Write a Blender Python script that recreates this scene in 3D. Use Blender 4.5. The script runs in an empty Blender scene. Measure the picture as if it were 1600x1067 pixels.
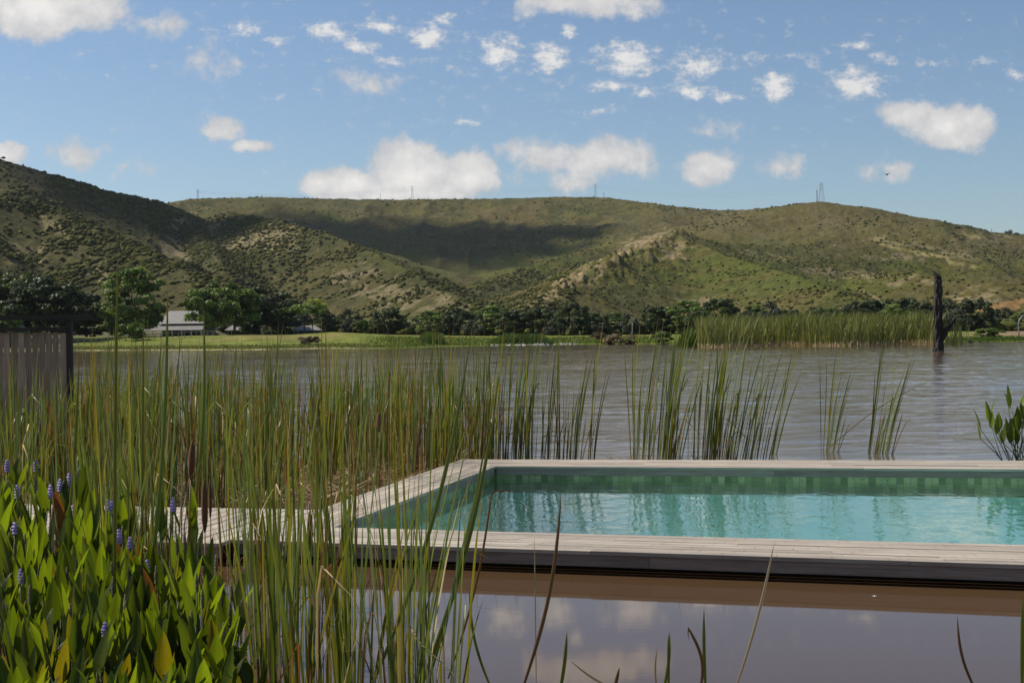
import bpy, math, random
import numpy as np
from mathutils import Vector, Matrix
random.seed(7)
rng = np.random.default_rng(11)
D = bpy.data
sc = bpy.context.scene
COL = sc.collection
R = math.radians

# ---------------------------------------------------------------- camera
F, H = 2150.0, 1.9
RHO, YH = 0.012, 525.0
_p = (533.5 - YH) / F
FW = np.array([0, math.cos(_p), -math.sin(_p)])
R0 = np.array([1.0, 0, 0]); U0 = np.cross(R0, FW)
RT = math.cos(RHO) * R0 - math.sin(RHO) * U0
UP = math.sin(RHO) * R0 + math.cos(RHO) * U0
cam = D.cameras.new('camera'); camo = D.objects.new('camera', cam); COL.objects.link(camo)
cam.sensor_width = 36; cam.lens = 36 * F / 1600; cam.clip_end = 12000; cam.clip_start = 0.1
camo.matrix_world = Matrix(((RT[0], UP[0], -FW[0], 0), (RT[1], UP[1], -FW[1], 0), (RT[2], UP[2], -FW[2], H), (0, 0, 0, 1)))
sc.camera = camo

def ray(px, py):
    return FW + RT * (px - 800) / F - UP * (py - 533.5) / F
def at(px, py, z=0.0):                       # where a sight line meets height z
    d = ray(px, py); t = (z - H) / d[2]
    return np.array([0, 0, H]) + d * t
def atd(px, py, dist):                       # ... and the point at a ground distance
    d = ray(px, py); return np.array([0, 0, H]) + d * (dist / math.hypot(d[0], d[1]))
def azx(px, dist):
    q = atd(px, 525, dist); return q[0], q[1]

# ---------------------------------------------------------------- light
SUN_AZ, SUN_EL = R(-72), R(47)               # from +Y, clockwise positive
S = Vector((math.sin(SUN_AZ) * math.cos(SUN_EL), math.cos(SUN_AZ) * math.cos(SUN_EL), math.sin(SUN_EL)))
sun = D.lights.new('sun', 'SUN'); sun.energy = 4.9; sun.angle = R(0.5); sun.color = (1.0, 0.925, 0.80)
suno = D.objects.new('sun', sun); COL.objects.link(suno)
suno.rotation_euler = (-S).to_track_quat('-Z', 'Y').to_euler(); suno.location = (-30, 10, 60)
sc.view_settings.view_transform = 'Standard'; sc.view_settings.look = 'None'
sc.view_settings.exposure = 0.31; sc.view_settings.gamma = 1.0
sc.cycles.use_denoising = True
sc.cycles.max_bounces = 8; sc.cycles.transparent_max_bounces = 16
sc.cycles.caustics_reflective = False; sc.cycles.caustics_refractive = False
sc.cycles.volume_bounces = 0

W = D.worlds.new('World'); sc.world = W; W.use_nodes = True
wn = W.node_tree.nodes; wl = W.node_tree.links; wn.clear()
def nd(nodes, t, **kw):
    n = nodes.new(t)
    for k, v in kw.items(): setattr(n, k, v)
    return n
def vmath(op, a, b=None, c=None):
    n = nd(wn, 'ShaderNodeVectorMath', operation=op)
    for i, v in enumerate((a, b, c)):
        if v is None: continue
        if isinstance(v, (tuple, list)): n.inputs[i].default_value = v
        else: wl.new(v, n.inputs[i])
    return n
def fmath(op, a, b=None, c=None, clamp=False):
    n = nd(wn, 'ShaderNodeMath', operation=op, use_clamp=clamp)
    for i, v in enumerate((a, b, c)):
        if v is None: continue
        if isinstance(v, (int, float)): n.inputs[i].default_value = v
        else: wl.new(v, n.inputs[i])
    return n.outputs[0]
sky = nd(wn, 'ShaderNodeTexSky', sky_type='NISHITA'); sky.sun_disc = False
sky.sun_elevation = SUN_EL; sky.sun_rotation = SUN_AZ
sky.altitude = 0; sky.air_density = 1.0; sky.dust_density = 0.6; sky.ozone_density = 1.6
tc = nd(wn, 'ShaderNodeTexCoord')
sep = nd(wn, 'ShaderNodeSeparateXYZ'); wl.new(tc.outputs['Generated'], sep.inputs[0])
yy = fmath('MAXIMUM', sep.outputs[1], 0.05)
uu = fmath('DIVIDE', sep.outputs[0], yy); vv = fmath('DIVIDE', sep.outputs[2], yy)
uv = nd(wn, 'ShaderNodeCombineXYZ'); wl.new(uu, uv.inputs[0]); wl.new(vv, uv.inputs[1]); uv = uv.outputs[0]
def wnoise(vec, scale, detail=4, rough=0.55):
    n = nd(wn, 'ShaderNodeTexNoise'); n.inputs['Scale'].default_value = scale
    n.inputs['Detail'].default_value = detail; n.inputs['Roughness'].default_value = rough
    wl.new(vec, n.inputs['Vector']); return n
def env(cl, vec):
    out = None
    for (px, py, rx, ry, amp) in cl:
        d = ray(px, py); u, v = d[0] / d[1], d[2] / d[1]
        a, b = F / rx, F / ry
        m = vmath('MULTIPLY_ADD', vec, (a, b, 1), (-u * a, -v * b, 0))
        l = vmath('LENGTH', m.outputs[0]).outputs['Value']
        e = fmath('MULTIPLY_ADD', l, -amp, amp)
        out = e if out is None else fmath('MAXIMUM', out, e)
    return out
big = [(75, 5, 150, 62, 1.4), (15, 20, 60, 45, 1.1), (640, 268, 85, 62, 1.5), (550, 290, 90, 32, 1.2), (500, 288, 45, 28, 1.0),
       (735, 268, 50, 48, 1.4), (620, 302, 160, 26, 1.1), (850, 245, 95, 34, .62), (940, 250, 90, 44, .7), (890, 280, 90, 22, .45),
       (340, 198, 50, 28, .72), (392, 224, 46, 12, .8), (120, 240, 55, 30, .6), (195, 262, 40, 26, .42), (5, 238, 36, 20, 1.0),
       (1108, 264, 56, 36, .85), (1220, 264, 42, 24, .55), (1385, 265, 45, 20, .35), (1105, 208, 42, 18, .33),
       (1485, 198, 84, 46, 1.3), (1425, 178, 56, 26, .8), (920, 2, 150, 34, .8), (250, 40, 50, 28, .38), (320, 95, 44, 44, .36), (575, 135, 50, 30, .28)]
alto = [(382, 45, 44, 18, 1), (440, 64, 36, 12, .8), (512, 50, 50, 24, 1.1), (600, 42, 60, 20, 1), (560, 74, 62, 20, .9), (606, 96, 36, 16, .8),
        (672, 58, 52, 34, 1.2), (692, 32, 44, 18, .8), (780, 80, 52, 36, 1.25), (860, 92, 42, 40, 1.3), (887, 49, 20, 16, 1.1),
        (980, 92, 68, 42, 1.3), (955, 134, 62, 18, .9), (1005, 146, 40, 14, .9), (1090, 102, 64, 34, 1.1), (1080, 142, 60, 18, 1), (1136, 152, 34, 14, .9),
        (1165, 92, 40, 20, .7), (1211, 134, 42, 34, 1.25), (1335, 132, 64, 34, 1.3), (1338, 72, 46, 13, .9), (1385, 92, 44, 16, .8),
        (1462, 99, 44, 9, .7), (1545, 97, 46, 9, .7), (1588, 118, 36, 11, .8), (318, 46, 26, 8, .7), (730, 192, 50, 8, .7), (925, 176, 52, 9, .5), (715, 108, 40, 12, .6), (1270, 90, 50, 18, .5), (780, 100, 560, 80, .10)]
nw = wnoise(uv, 26, 4)
off = vmath('MULTIPLY_ADD', nw.outputs['Color'], (.022, .016, 0), (-.011, -.008, 0))
uvw = vmath('ADD', uv, off.outputs[0]).outputs[0]
nb = wnoise(uv, 34, 10, .64)
eb = env(big, uvw)
ab = fmath('ADD', eb, fmath('MULTIPLY_ADD', nb.outputs['Fac'], 1.7, -.88))
mr = nd(wn, 'ShaderNodeMapRange', interpolation_type='SMOOTHSTEP'); mr.inputs['From Min'].default_value = -.04; mr.inputs['From Max'].default_value = .42; wl.new(ab, mr.inputs['Value'])
na = wnoise(vmath('MULTIPLY', uv, (1, 1.5, 1)).outputs[0], 75, 7, .68)
nw2 = wnoise(uv, 90, 3)
off2 = vmath('MULTIPLY_ADD', nw2.outputs['Color'], (.010, .007, 0), (-.005, -.0035, 0))
ea = env(alto, vmath('ADD', uv, off2.outputs[0]).outputs[0])
aa = fmath('ADD', ea, fmath('MULTIPLY_ADD', na.outputs['Fac'], 3.1, -1.66))
mr2 = nd(wn, 'ShaderNodeMapRange', interpolation_type='SMOOTHSTEP'); mr2.inputs['From Min'].default_value = 0.0; mr2.inputs['From Max'].default_value = 1.05; wl.new(aa, mr2.inputs['Value'])
# the rest of the sky (overhead, behind) carries loose clouds of the same kind
ng = wnoise(tc.outputs['Generated'], 4.5, 6, .6)
mr3 = nd(wn, 'ShaderNodeMapRange'); mr3.inputs['From Min'].default_value = .52; mr3.inputs['From Max'].default_value = .72; wl.new(ng.outputs['Fac'], mr3.inputs['Value'])
hi = nd(wn, 'ShaderNodeMapRange'); hi.inputs['From Min'].default_value = .27; hi.inputs['From Max'].default_value = .42; wl.new(vv, hi.inputs['Value'])
mg = fmath('MULTIPLY', mr3.outputs[0], hi.outputs[0])
mask = fmath('MAXIMUM', fmath('MAXIMUM', mr.outputs[0], fmath('MULTIPLY', mr2.outputs[0], .9)), mg)
mask = fmath('MULTIPLY', mask, .92)
shade = nd(wn, 'ShaderNodeMapRange'); shade.inputs['From Min'].default_value = .15; shade.inputs['From Max'].default_value = 1.35; wl.new(fmath('ADD', ab, fmath('MULTIPLY_ADD', wnoise(uv, 60, 6, .62).outputs['Fac'], 1.8, -.9)), shade.inputs['Value'])
ccol = nd(wn, 'ShaderNodeMix', data_type='RGBA'); ccol.inputs['A'].default_value = (.47, .465, .47, 1); ccol.inputs['B'].default_value = (.74, .71, .67, 1)
wl.new(fmath('MAXIMUM', shade.outputs[0], fmath('MULTIPLY', mr2.outputs[0], fmath('MULTIPLY_ADD', nb.outputs['Fac'], 1.0, .35))), ccol.inputs['Factor'])
skys = nd(wn, 'ShaderNodeMix', data_type='RGBA', blend_type='MULTIPLY'); skys.inputs['Factor'].default_value = 1
SKY = 0.076
wl.new(sky.outputs[0], skys.inputs['A']); skys.inputs['B'].default_value = (SKY * .93, SKY, SKY * 1.08, 1)
mx = nd(wn, 'ShaderNodeMix', data_type='RGBA'); wl.new(mask, mx.inputs['Factor']); wl.new(skys.outputs['Result'], mx.inputs['A']); wl.new(ccol.outputs['Result'], mx.inputs['B'])
bg = nd(wn, 'ShaderNodeBackground'); wl.new(mx.outputs['Result'], bg.inputs[0]); bg.inputs[1].default_value = 1.0
wo = nd(wn, 'ShaderNodeOutputWorld'); wl.new(bg.outputs[0], wo.inputs[0])
W.cycles.sampling_method = 'MANUAL'; W.cycles.sample_map_resolution = 1024

# ---------------------------------------------------------------- helpers
def props(o, label=None, cat=None, group=None, kind=None, category=None):
    cat = cat or category
    for k, v in (('label', label), ('category', cat), ('group', group), ('kind', kind)):
        if v: o[k] = v
    return o
def empty(name, loc=(0, 0, 0), rz=0, **kw):
    o = D.objects.new(name, None); COL.objects.link(o); o.location = loc; o.rotation_euler = (0, 0, rz)
    o.empty_display_size = .2
    return props(o, **kw)
def link(name, me, mat, parent=None, loc=None, **kw):
    o = D.objects.new(name, me); COL.objects.link(o)
    for m in (mat if isinstance(mat, (list, tuple)) else [mat]):
        if m and m.name not in [x.name for x in me.materials if x]: me.materials.append(m)
    if parent: o.parent = parent
    if loc is not None: o.location = loc
    return props(o, **kw)
def copy_tree(o, parent=None):
    c = o.copy(); COL.objects.link(c); c.parent = parent
    for ch in KIDS.get(o.name, []): copy_tree(ch, c)
    return c
KIDS = {}
def kid(p, c): KIDS.setdefault(p.name, []).append(c); return c
class MB:
    """collects geometry (with uv in metres and one tint per face) for ONE mesh"""
    def __init__(s): s.v = []; s.f = []; s.uv = []; s.t = []; s.m = []
    def face(s, pts, uv=None, tint=1.0, mi=0):
        n = len(s.v); s.v.extend([tuple(p) for p in pts]); s.f.append(tuple(range(n, n + len(pts))))
        s.uv.append(uv or [(0, 0)] * len(pts)); s.t.append(tint); s.m.append(mi)
    def box(s, x0, y0, z0, x1, y1, z1, tint=1.0, M=None, mi=0):
        P = [(x0, y0, z0), (x1, y0, z0), (x1, y1, z0), (x0, y1, z0), (x0, y0, z1), (x1, y0, z1), (x1, y1, z1), (x0, y1, z1)]
        if M is not None: P = [tuple(M @ Vector(p)) for p in P]
        s.prism8(P, tint, mi)
    def prism8(s, P, tint=1.0, mi=0):
        for q in ((3, 2, 1, 0), (4, 5, 6, 7), (0, 1, 5, 4), (1, 2, 6, 5), (2, 3, 7, 6), (3, 0, 4, 7)):
            a = [P[i] for i in q]
            w = (Vector(a[1]) - Vector(a[0])).length; h = (Vector(a[3]) - Vector(a[0])).length
            if w >= h: u = [(0, 0), (w, 0), (w, h), (0, h)]
            else: u = [(0, 0), (0, w), (h, w), (h, 0)]
            o = random.random() * 50
            s.face(a, [(x + o, y + o) for x, y in u], tint, mi)
    def bar(s, a, b, w, h=None, tint=1.0, mi=0):
        a = Vector(a); b = Vector(b); h = h or w; d = (b - a).normalized()
        up = Vector((0, 0, 1)) if abs(d.z) < .95 else Vector((0, 1, 0))
        sx = d.cross(up).normalized() * w / 2; sz = sx.cross(d).normalized() * h / 2
        s.prism8([a - sx - sz, a + sx - sz, b + sx - sz, b - sx - sz, a - sx + sz, a + sx + sz, b + sx + sz, b - sx + sz], tint, mi)
    def tube(s, pts, rad, n=8, tint=1.0, jit=0, cap=True, mi=0):
        pts = [Vector(p) for p in pts]; rings = []
        for i, p in enumerate(pts):
            d = (pts[min(i + 1, len(pts) - 1)] - pts[max(i - 1, 0)]).normalized()
            a = d.cross(Vector((.31, .95, .05))).normalized(); b = d.cross(a)
            r = rad[i] if isinstance(rad, (list, tuple)) else rad
            rings.append([p + (a * math.cos(k * 2 * math.pi / n) + b * math.sin(k * 2 * math.pi / n)) * r * (1 + random.uniform(-jit, jit)) for k in range(n)])
        base = len(s.v)
        for rg in rings: s.v.extend([tuple(q) for q in rg])
        for i in range(len(rings) - 1):
            for k in range(n):
                k2 = (k + 1) % n
                s.f.append((base + i * n + k, base + i * n + k2, base + (i + 1) * n + k2, base + (i + 1) * n + k))
                s.uv.append([(k / n, i), ((k + 1) / n, i), ((k + 1) / n, i + 1), (k / n, i + 1)]); s.t.append(tint); s.m.append(mi)
        if cap:
            for i in (0, len(rings) - 1):
                s.f.append(tuple(base + i * n + k for k in (range(n) if i else range(n - 1, -1, -1))))
                s.uv.append([(0, 0)] * n); s.t.append(tint); s.m.append(mi)
    def mesh(s, name, smooth=False):
        me = D.meshes.new(name); me.from_pydata(s.v, [], s.f)
        ul = me.uv_layers.new(name='UVMap'); ul.data.foreach_set('uv', [c for f in s.uv for p in f for c in p])
        at_ = me.attributes.new('tint', 'FLOAT', 'FACE'); at_.data.foreach_set('value', s.t)
        me.polygons.foreach_set('material_index', s.m)
        if smooth: me.polygons.foreach_set('use_smooth', [True] * len(s.f))
        me.update(); return me
    def build(s, name, mat, parent=None, smooth=False, **kw):
        o = link(name, s.mesh(name, smooth), None, parent, **kw)
        for m in (mat if isinstance(mat, (list, tuple)) else [mat]): o.data.materials.append(m)
        if parent: kid(parent, o)
        return o
def np_mesh(name, v, f, smooth=False, col=None, tint=None):
    v = np.asarray(v, np.float32); f = np.asarray(f, np.int32); k = f.shape[1]
    me = D.meshes.new(name); me.vertices.add(len(v)); me.vertices.foreach_set('co', v.ravel())
    me.loops.add(f.size); me.loops.foreach_set('vertex_index', f.ravel())
    me.polygons.add(len(f)); me.polygons.foreach_set('loop_start', np.arange(0, f.size, k, dtype=np.int32))
    me.polygons.foreach_set('loop_total', np.full(len(f), k, np.int32))
    if smooth: me.polygons.foreach_set('use_smooth', np.ones(len(f), bool))
    if col is not None:
        a = me.attributes.new('albedo', 'FLOAT_COLOR', 'POINT'); c = np.ones((len(v), 4), np.float32); c[:, :3] = col; a.data.foreach_set('color', c.ravel())
    if tint is not None:
        a = me.attributes.new('tint', 'FLOAT', 'FACE'); a.data.foreach_set('value', np.asarray(tint, np.float32))
    me.update(calc_edges=True); return me

# value noise in numpy
def vnoise(x, y, seed=0):
    xi = np.floor(x).astype(np.int64); yi = np.floor(y).astype(np.int64); fx = x - xi; fy = y - yi
    fx = fx * fx * fx * (fx * (fx * 6 - 15) + 10); fy = fy * fy * fy * (fy * (fy * 6 - 15) + 10)
    def h(a, b):
        n = (a * 374761393 + b * 668265263 + seed * 1442695041) & 0xffffffff
        n = ((n ^ (n >> 13)) * 1274126177) & 0xffffffff
        n = n ^ (n >> 16)
        return (n & 0xffff) / 65535.0
    return (h(xi, yi) * (1 - fx) + h(xi + 1, yi) * fx) * (1 - fy) + (h(xi, yi + 1) * (1 - fx) + h(xi + 1, yi + 1) * fx) * fy
def fbm(x, y, o=4, seed=0, g=.5):
    s = 0; a = 1; t = 0
    for i in range(o):
        s = s + a * vnoise(x * 2 ** i + 17.3 * i, y * 2 ** i - 9.1 * i, seed + i); t += a; a *= g
    return s / t - .5
def ss(a, b, x):
    t = np.clip((x - a) / (b - a), 0, 1); return t * t * (3 - 2 * t)

# ---------------------------------------------------------------- materials
def mat(name, build):
    m = D.materials.new(name); m.use_nodes = True; n = m.node_tree.nodes; l = m.node_tree.links; n.clear()
    out = n.new('ShaderNodeOutputMaterial'); sh = build(n, l); l.new(sh, out.inputs[0]); return m
def N(n, l, t, ins=None, **kw):
    o = n.new(t)
    for k, v in kw.items(): setattr(o, k, v)
    for k, v in (ins or {}).items():
        if isinstance(v, bpy.types.NodeSocket): l.new(v, o.inputs[k])
        else: o.inputs[k].default_value = v
    return o
def c4(c): return (*c, 1) if len(c) == 3 else c
def ramp(n, l, fac, stops):
    r = n.new('ShaderNodeValToRGB'); l.new(fac, r.inputs[0]); e = r.color_ramp.elements
    while len(e) < len(stops): e.new(.5)
    for i, (p, c) in enumerate(stops): e[i].position = p; e[i].color = c4(c)
    return r.outputs[0]
def coords(n, l, kind='Object', scale=(1, 1, 1)):
    t = n.new('ShaderNodeTexCoord'); m = n.new('ShaderNodeMapping'); m.inputs['Scale'].default_value = scale
    l.new(t.outputs[kind], m.inputs[0]); return m.outputs[0]
def noise(n, l, vec, scale, detail=4, rough=.55, dist=0):
    return N(n, l, 'ShaderNodeTexNoise', {'Vector': vec, 'Scale': scale, 'Detail': detail, 'Roughness': rough, 'Distortion': dist}).outputs['Fac']
def mixc(n, l, f, a, b, bt='MIX'):
    m = n.new('ShaderNodeMix'); m.data_type = 'RGBA'; m.blend_type = bt
    for k, v in (('Factor', f), ('A', a), ('B', b)):
        if isinstance(v, bpy.types.NodeSocket): l.new(v, m.inputs[k])
        else: m.inputs[k].default_value = c4(v) if isinstance(v, tuple) else v
    return m.outputs['Result']
def tintmul(n, l, col):
    a = n.new('ShaderNodeAttribute'); a.attribute_name = 'tint'
    c = n.new('ShaderNodeCombineColor')
    for i in range(3): l.new(a.outputs['Fac'], c.inputs[i])
    return mixc(n, l, 1.0, col, c.outputs[0], 'MULTIPLY')
def bump(n, l, h, dist=.01, st=1.0):
    return N(n, l, 'ShaderNodeBump', {'Height': h, 'Distance': dist, 'Strength': st}).outputs[0]
def pbr(n, l, col, rough=.6, normal=None, **kw):
    ins = {'Base Color': c4(col) if isinstance(col, tuple) else col, 'Roughness': rough}
    ins.update(kw)
    if normal is not None: ins['Normal'] = normal
    return N(n, l, 'ShaderNodeBsdfPrincipled', ins).outputs[0]

def leafmat(name, c1, c2, trans=.35, scale=3, rough=.45, tr_tint=(1.25, 1.35, .5), tint=True, tip=None, veins=False):
    def b(n, l):
        v = coords(n, l); oi = n.new('ShaderNodeObjectInfo')
        f = noise(n, l, v, scale, 2)
        rr = N(n, l, 'ShaderNodeMath', {0: oi.outputs['Random'], 1: .7}, operation='MULTIPLY').outputs[0]
        f2 = N(n, l, 'ShaderNodeMath', {0: f, 1: rr}, operation='ADD').outputs[0]
        f3 = N(n, l, 'ShaderNodeMapRange', {'Value': f2, 'From Min': .35, 'From Max': 1.15}).outputs[0]
        col = mixc(n, l, f3, c1, c2)
        if tip:
            uvn = n.new('ShaderNodeUVMap'); sx = N(n, l, 'ShaderNodeSeparateXYZ', {0: uvn.outputs[0]})
            tf = N(n, l, 'ShaderNodeMapRange', {'Value': sx.outputs[1], 'From Min': .86, 'From Max': 1.0}).outputs[0]
            bf = N(n, l, 'ShaderNodeMapRange', {'Value': sx.outputs[1], 'From Min': .22, 'From Max': 0.0, 'To Max': .6}).outputs[0]
            col = mixc(n, l, tf, col, tip); col = mixc(n, l, bf, col, (.16, .12, .045))
        nrm = None
        if veins:
            uvn = n.new('ShaderNodeUVMap'); sx = N(n, l, 'ShaderNodeSeparateXYZ', {0: uvn.outputs[0]})
            sn = N(n, l, 'ShaderNodeMath', {0: sx.outputs[0], 1: 75.0}, operation='MULTIPLY').outputs[0]
            sn = N(n, l, 'ShaderNodeMath', {0: sn}, operation='SINE').outputs[0]
            vf = N(n, l, 'ShaderNodeMapRange', {'Value': sn, 'From Min': -1, 'From Max': 1, 'To Min': 0, 'To Max': .28}).outputs[0]
            mid_ = N(n, l, 'ShaderNodeMath', {0: sx.outputs[0], 1: .5}, operation='SUBTRACT').outputs[0]; mid_ = N(n, l, 'ShaderNodeMath', {0: mid_}, operation='ABSOLUTE').outputs[0]
            mf = N(n, l, 'ShaderNodeMapRange', {'Value': mid_, 'From Min': .0, 'From Max': .05, 'To Min': .55, 'To Max': 0}).outputs[0]
            col = mixc(n, l, vf, col, mixc(n, l, 1.0, col, (.6, .68, .6), 'MULTIPLY')); col = mixc(n, l, mf, col, (.12, .15, .04))
            bn = noise(n, l, v, 26, 5, .7); bf = N(n, l, 'ShaderNodeMapRange', {'Value': bn, 'From Min': .60, 'From Max': .68, 'To Max': .8}).outputs[0]
            col = mixc(n, l, bf, col, (.13, .075, .02)); nrm = bump(n, l, sn, .0008)
        if tint: col = tintmul(n, l, col)
        p = pbr(n, l, col, rough, nrm, **{'Specular IOR Level': .35})
        tcv = mixc(n, l, 1.0, col, tr_tint, 'MULTIPLY')
        t = N(n, l, 'ShaderNodeBsdfTranslucent', {'Color': tcv}).outputs[0]
        return N(n, l, 'ShaderNodeMixShader', {0: trans, 1: p, 2: t}).outputs[0]
    return mat(name, b)
M = {}
M['reed_green'] = leafmat('reed_green', (.085, .115, .022), (.155, .185, .04), .38, 2, .4, (1.25, 1.25, .55), tip=(.26, .17, .06))
M['reed_blue'] = leafmat('reed_blue', (.065, .098, .042), (.125, .165, .07), .32, 2, .35, (1.2, 1.25, .7), tip=(.2, .15, .06))
M['reed_olive'] = leafmat('reed_olive', (.13, .145, .02), (.21, .22, .035), .4, 2, .4, (1.25, 1.05, .5), tip=(.30, .15, .04))
M['reed_rust'] = leafmat('reed_rust', (.17, .08, .02), (.26, .13, .035), .35, 3, .6, (1.2, .9, .5))
M['reed_straw'] = leafmat('reed_straw', (.34, .25, .13), (.5, .40, .24), .25, 3, .6, (1.1, 1, .8))
M['reed_dark'] = leafmat('reed_dark', (.10, .055, .02), (.17, .09, .03), .2, 3, .6, (1.1, 1, .8))
M['pick'] = leafmat('broad_leaf', (.050, .080, .012), (.095, .128, .016), .48, 4, .36, (2.15, 2.1, .35), veins=True)
M['pick_y'] = leafmat('broad_leaf_yellow', (.12, .14, .012), (.20, .17, .015), .42, 4, .45, (1.5, 1.4, .4), veins=True)
M['petiole'] = leafmat('petiole', (.05, .075, .02), (.08, .10, .03), .1, 4, .75)
M['seedspike'] = leafmat('seed_spike', (.12, .12, .05), (.22, .19, .10), .1, 30, .7, (1, 1, 1))
M['flower'] = leafmat('flower_purple', (.33, .25, .50), (.52, .43, .74), .2, 60, .6, (1, 1, 1))
M['catbrown'] = mat('cattail_brown', lambda n, l: pbr(n, l, mixc(n, l, noise(n, l, coords(n, l), 60), (.09, .035, .012), (.2, .085, .03)), .9, bump(n, l, noise(n, l, coords(n, l), 400), .004)))
for nm, a, b_ in (('tree_dark', (.026, .040, .012), (.072, .092, .026)), ('tree_mid', (.065, .105, .020), (.14, .19, .035)), ('tree_bright', (.06, .11, .02), (.12, .17, .03)),
                  ('tree_yellow', (.16, .18, .03), (.30, .30, .05)), ('tree_grey', (.035, .045, .028), (.075, .085, .05)), ('bush_brown', (.09, .065, .035), (.16, .11, .05)),
                  ('bush_green', (.05, .09, .012), (.10, .14, .02)), ('far_reed', (.075, .09, .022), (.20, .20, .06))):
    M[nm] = leafmat(nm, a, b_, .25, .6, .55, (1.1, 1.25, .5))
M['bark'] = mat('bark', lambda n, l: pbr(n, l, mixc(n, l, noise(n, l, coords(n, l, scale=(1, 1, .3)), 6), (.05, .038, .028), (.14, .11, .085)), .9, bump(n, l, noise(n, l, coords(n, l, scale=(1, 1, .3)), 14), .05)))
def _burnt(n, l):
    v = coords(n, l, scale=(1, 1, .25)); a = noise(n, l, v, 5, 6, .7); 
    col = ramp(n, l, a, [(.38, (.008, .007, .006)), (.56, (.03, .024, .019)), (.68, (.14, .11, .09)), (.8, (.3, .26, .22))])
    return pbr(n, l, col, .85, bump(n, l, noise(n, l, v, 9, 6, .7), .25))
M['burnt'] = mat('burnt_wood', _burnt)
def _wood(c1, c2, c3, rough=.75):
    def b(n, l):
        uvn = n.new('ShaderNodeUVMap'); mp = N(n, l, 'ShaderNodeMapping', {'Vector': uvn.outputs[0], 'Scale': (2.0, 60, 1)}).outputs[0]
        g = noise(n, l, mp, 1.0, 6, .65, .6)
        mp2 = N(n, l, 'ShaderNodeMapping', {'Vector': uvn.outputs[0], 'Scale': (1.3, 6, 1)}).outputs[0]
        g2 = noise(n, l, mp2, 1.5, 5, .6)
        col = ramp(n, l, g, [(.25, c1), (.5, c2), (.75, c3)])
        st = N(n, l, 'ShaderNodeMapRange', {'Value': g2, 'From Min': .35, 'From Max': .72}).outputs[0]
        col = mixc(n, l, st, col, mixc(n, l, 1.0, col, (.72, .68, .66), 'MULTIPLY'))
        return pbr(n, l, tintmul(n, l, col), rough, bump(n, l, g, .0025))
    return b
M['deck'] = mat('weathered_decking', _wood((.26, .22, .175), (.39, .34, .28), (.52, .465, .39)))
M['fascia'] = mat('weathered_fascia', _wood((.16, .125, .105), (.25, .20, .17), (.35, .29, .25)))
M['dark_timber'] = mat('dark_timber', _wood((.018, .013, .010), (.035, .025, .02), (.06, .045, .035)))
M['grey_board'] = mat('grey_board', _wood((.24, .16, .11), (.38, .27, .195), (.52, .39, .29)))
M['rail_wood'] = mat('rail_wood', _wood((.2, .18, .15), (.3, .27, .23), (.4, .36, .32)))
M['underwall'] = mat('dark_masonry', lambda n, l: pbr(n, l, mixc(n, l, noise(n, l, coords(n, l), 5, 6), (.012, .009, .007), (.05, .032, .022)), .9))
def _roof(n, l):
    v = coords(n, l); w = N(n, l, 'ShaderNodeTexWave', {'Vector': v, 'Scale': 2.2}).outputs['Fac']
    return pbr(n, l, mixc(n, l, noise(n, l, v, .7, 5), (.15, .14, .13), (.23, .215, .20)), .5, bump(n, l, w, .04))
M['roof'] = mat('corrugated_roof', _roof)
M['plaster'] = mat('dark_wall', lambda n, l: pbr(n, l, mixc(n, l, noise(n, l, coords(n, l), 1.2), (.05, .042, .035), (.09, .075, .06)), .85))
M['white'] = mat('white_paint', lambda n, l: pbr(n, l, mixc(n, l, noise(n, l, coords(n, l), 3), (.6, .58, .54), (.75, .73, .7)), .6))
M['metal'] = mat('galvanised_steel', lambda n, l: pbr(n, l, mixc(n, l, noise(n, l, coords(n, l), 3), (.16, .165, .17), (.26, .265, .27)), .55, Metallic=.4))
M['feather'] = mat('white_feather', lambda n, l: pbr(n, l, mixc(n, l, noise(n, l, coords(n, l), 9), (.68, .66, .62), (.82, .81, .78)), .8))
M['darkfeather'] = mat('dark_feather', lambda n, l: pbr(n, l, mixc(n, l, noise(n, l, coords(n, l), 9), (.012, .012, .012), (.04, .035, .03)), .7))
M['hut'] = mat('clay_wall', lambda n, l: pbr(n, l, mixc(n, l, noise(n, l, coords(n, l), 1), (.5, .3, .14), (.6, .38, .2)), .9))
M['rocks'] = mat('rock', lambda n, l: pbr(n, l, mixc(n, l, noise(n, l, coords(n, l), .4, 6), (.22, .18, .14), (.42, .35, .27)), .9))

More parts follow.
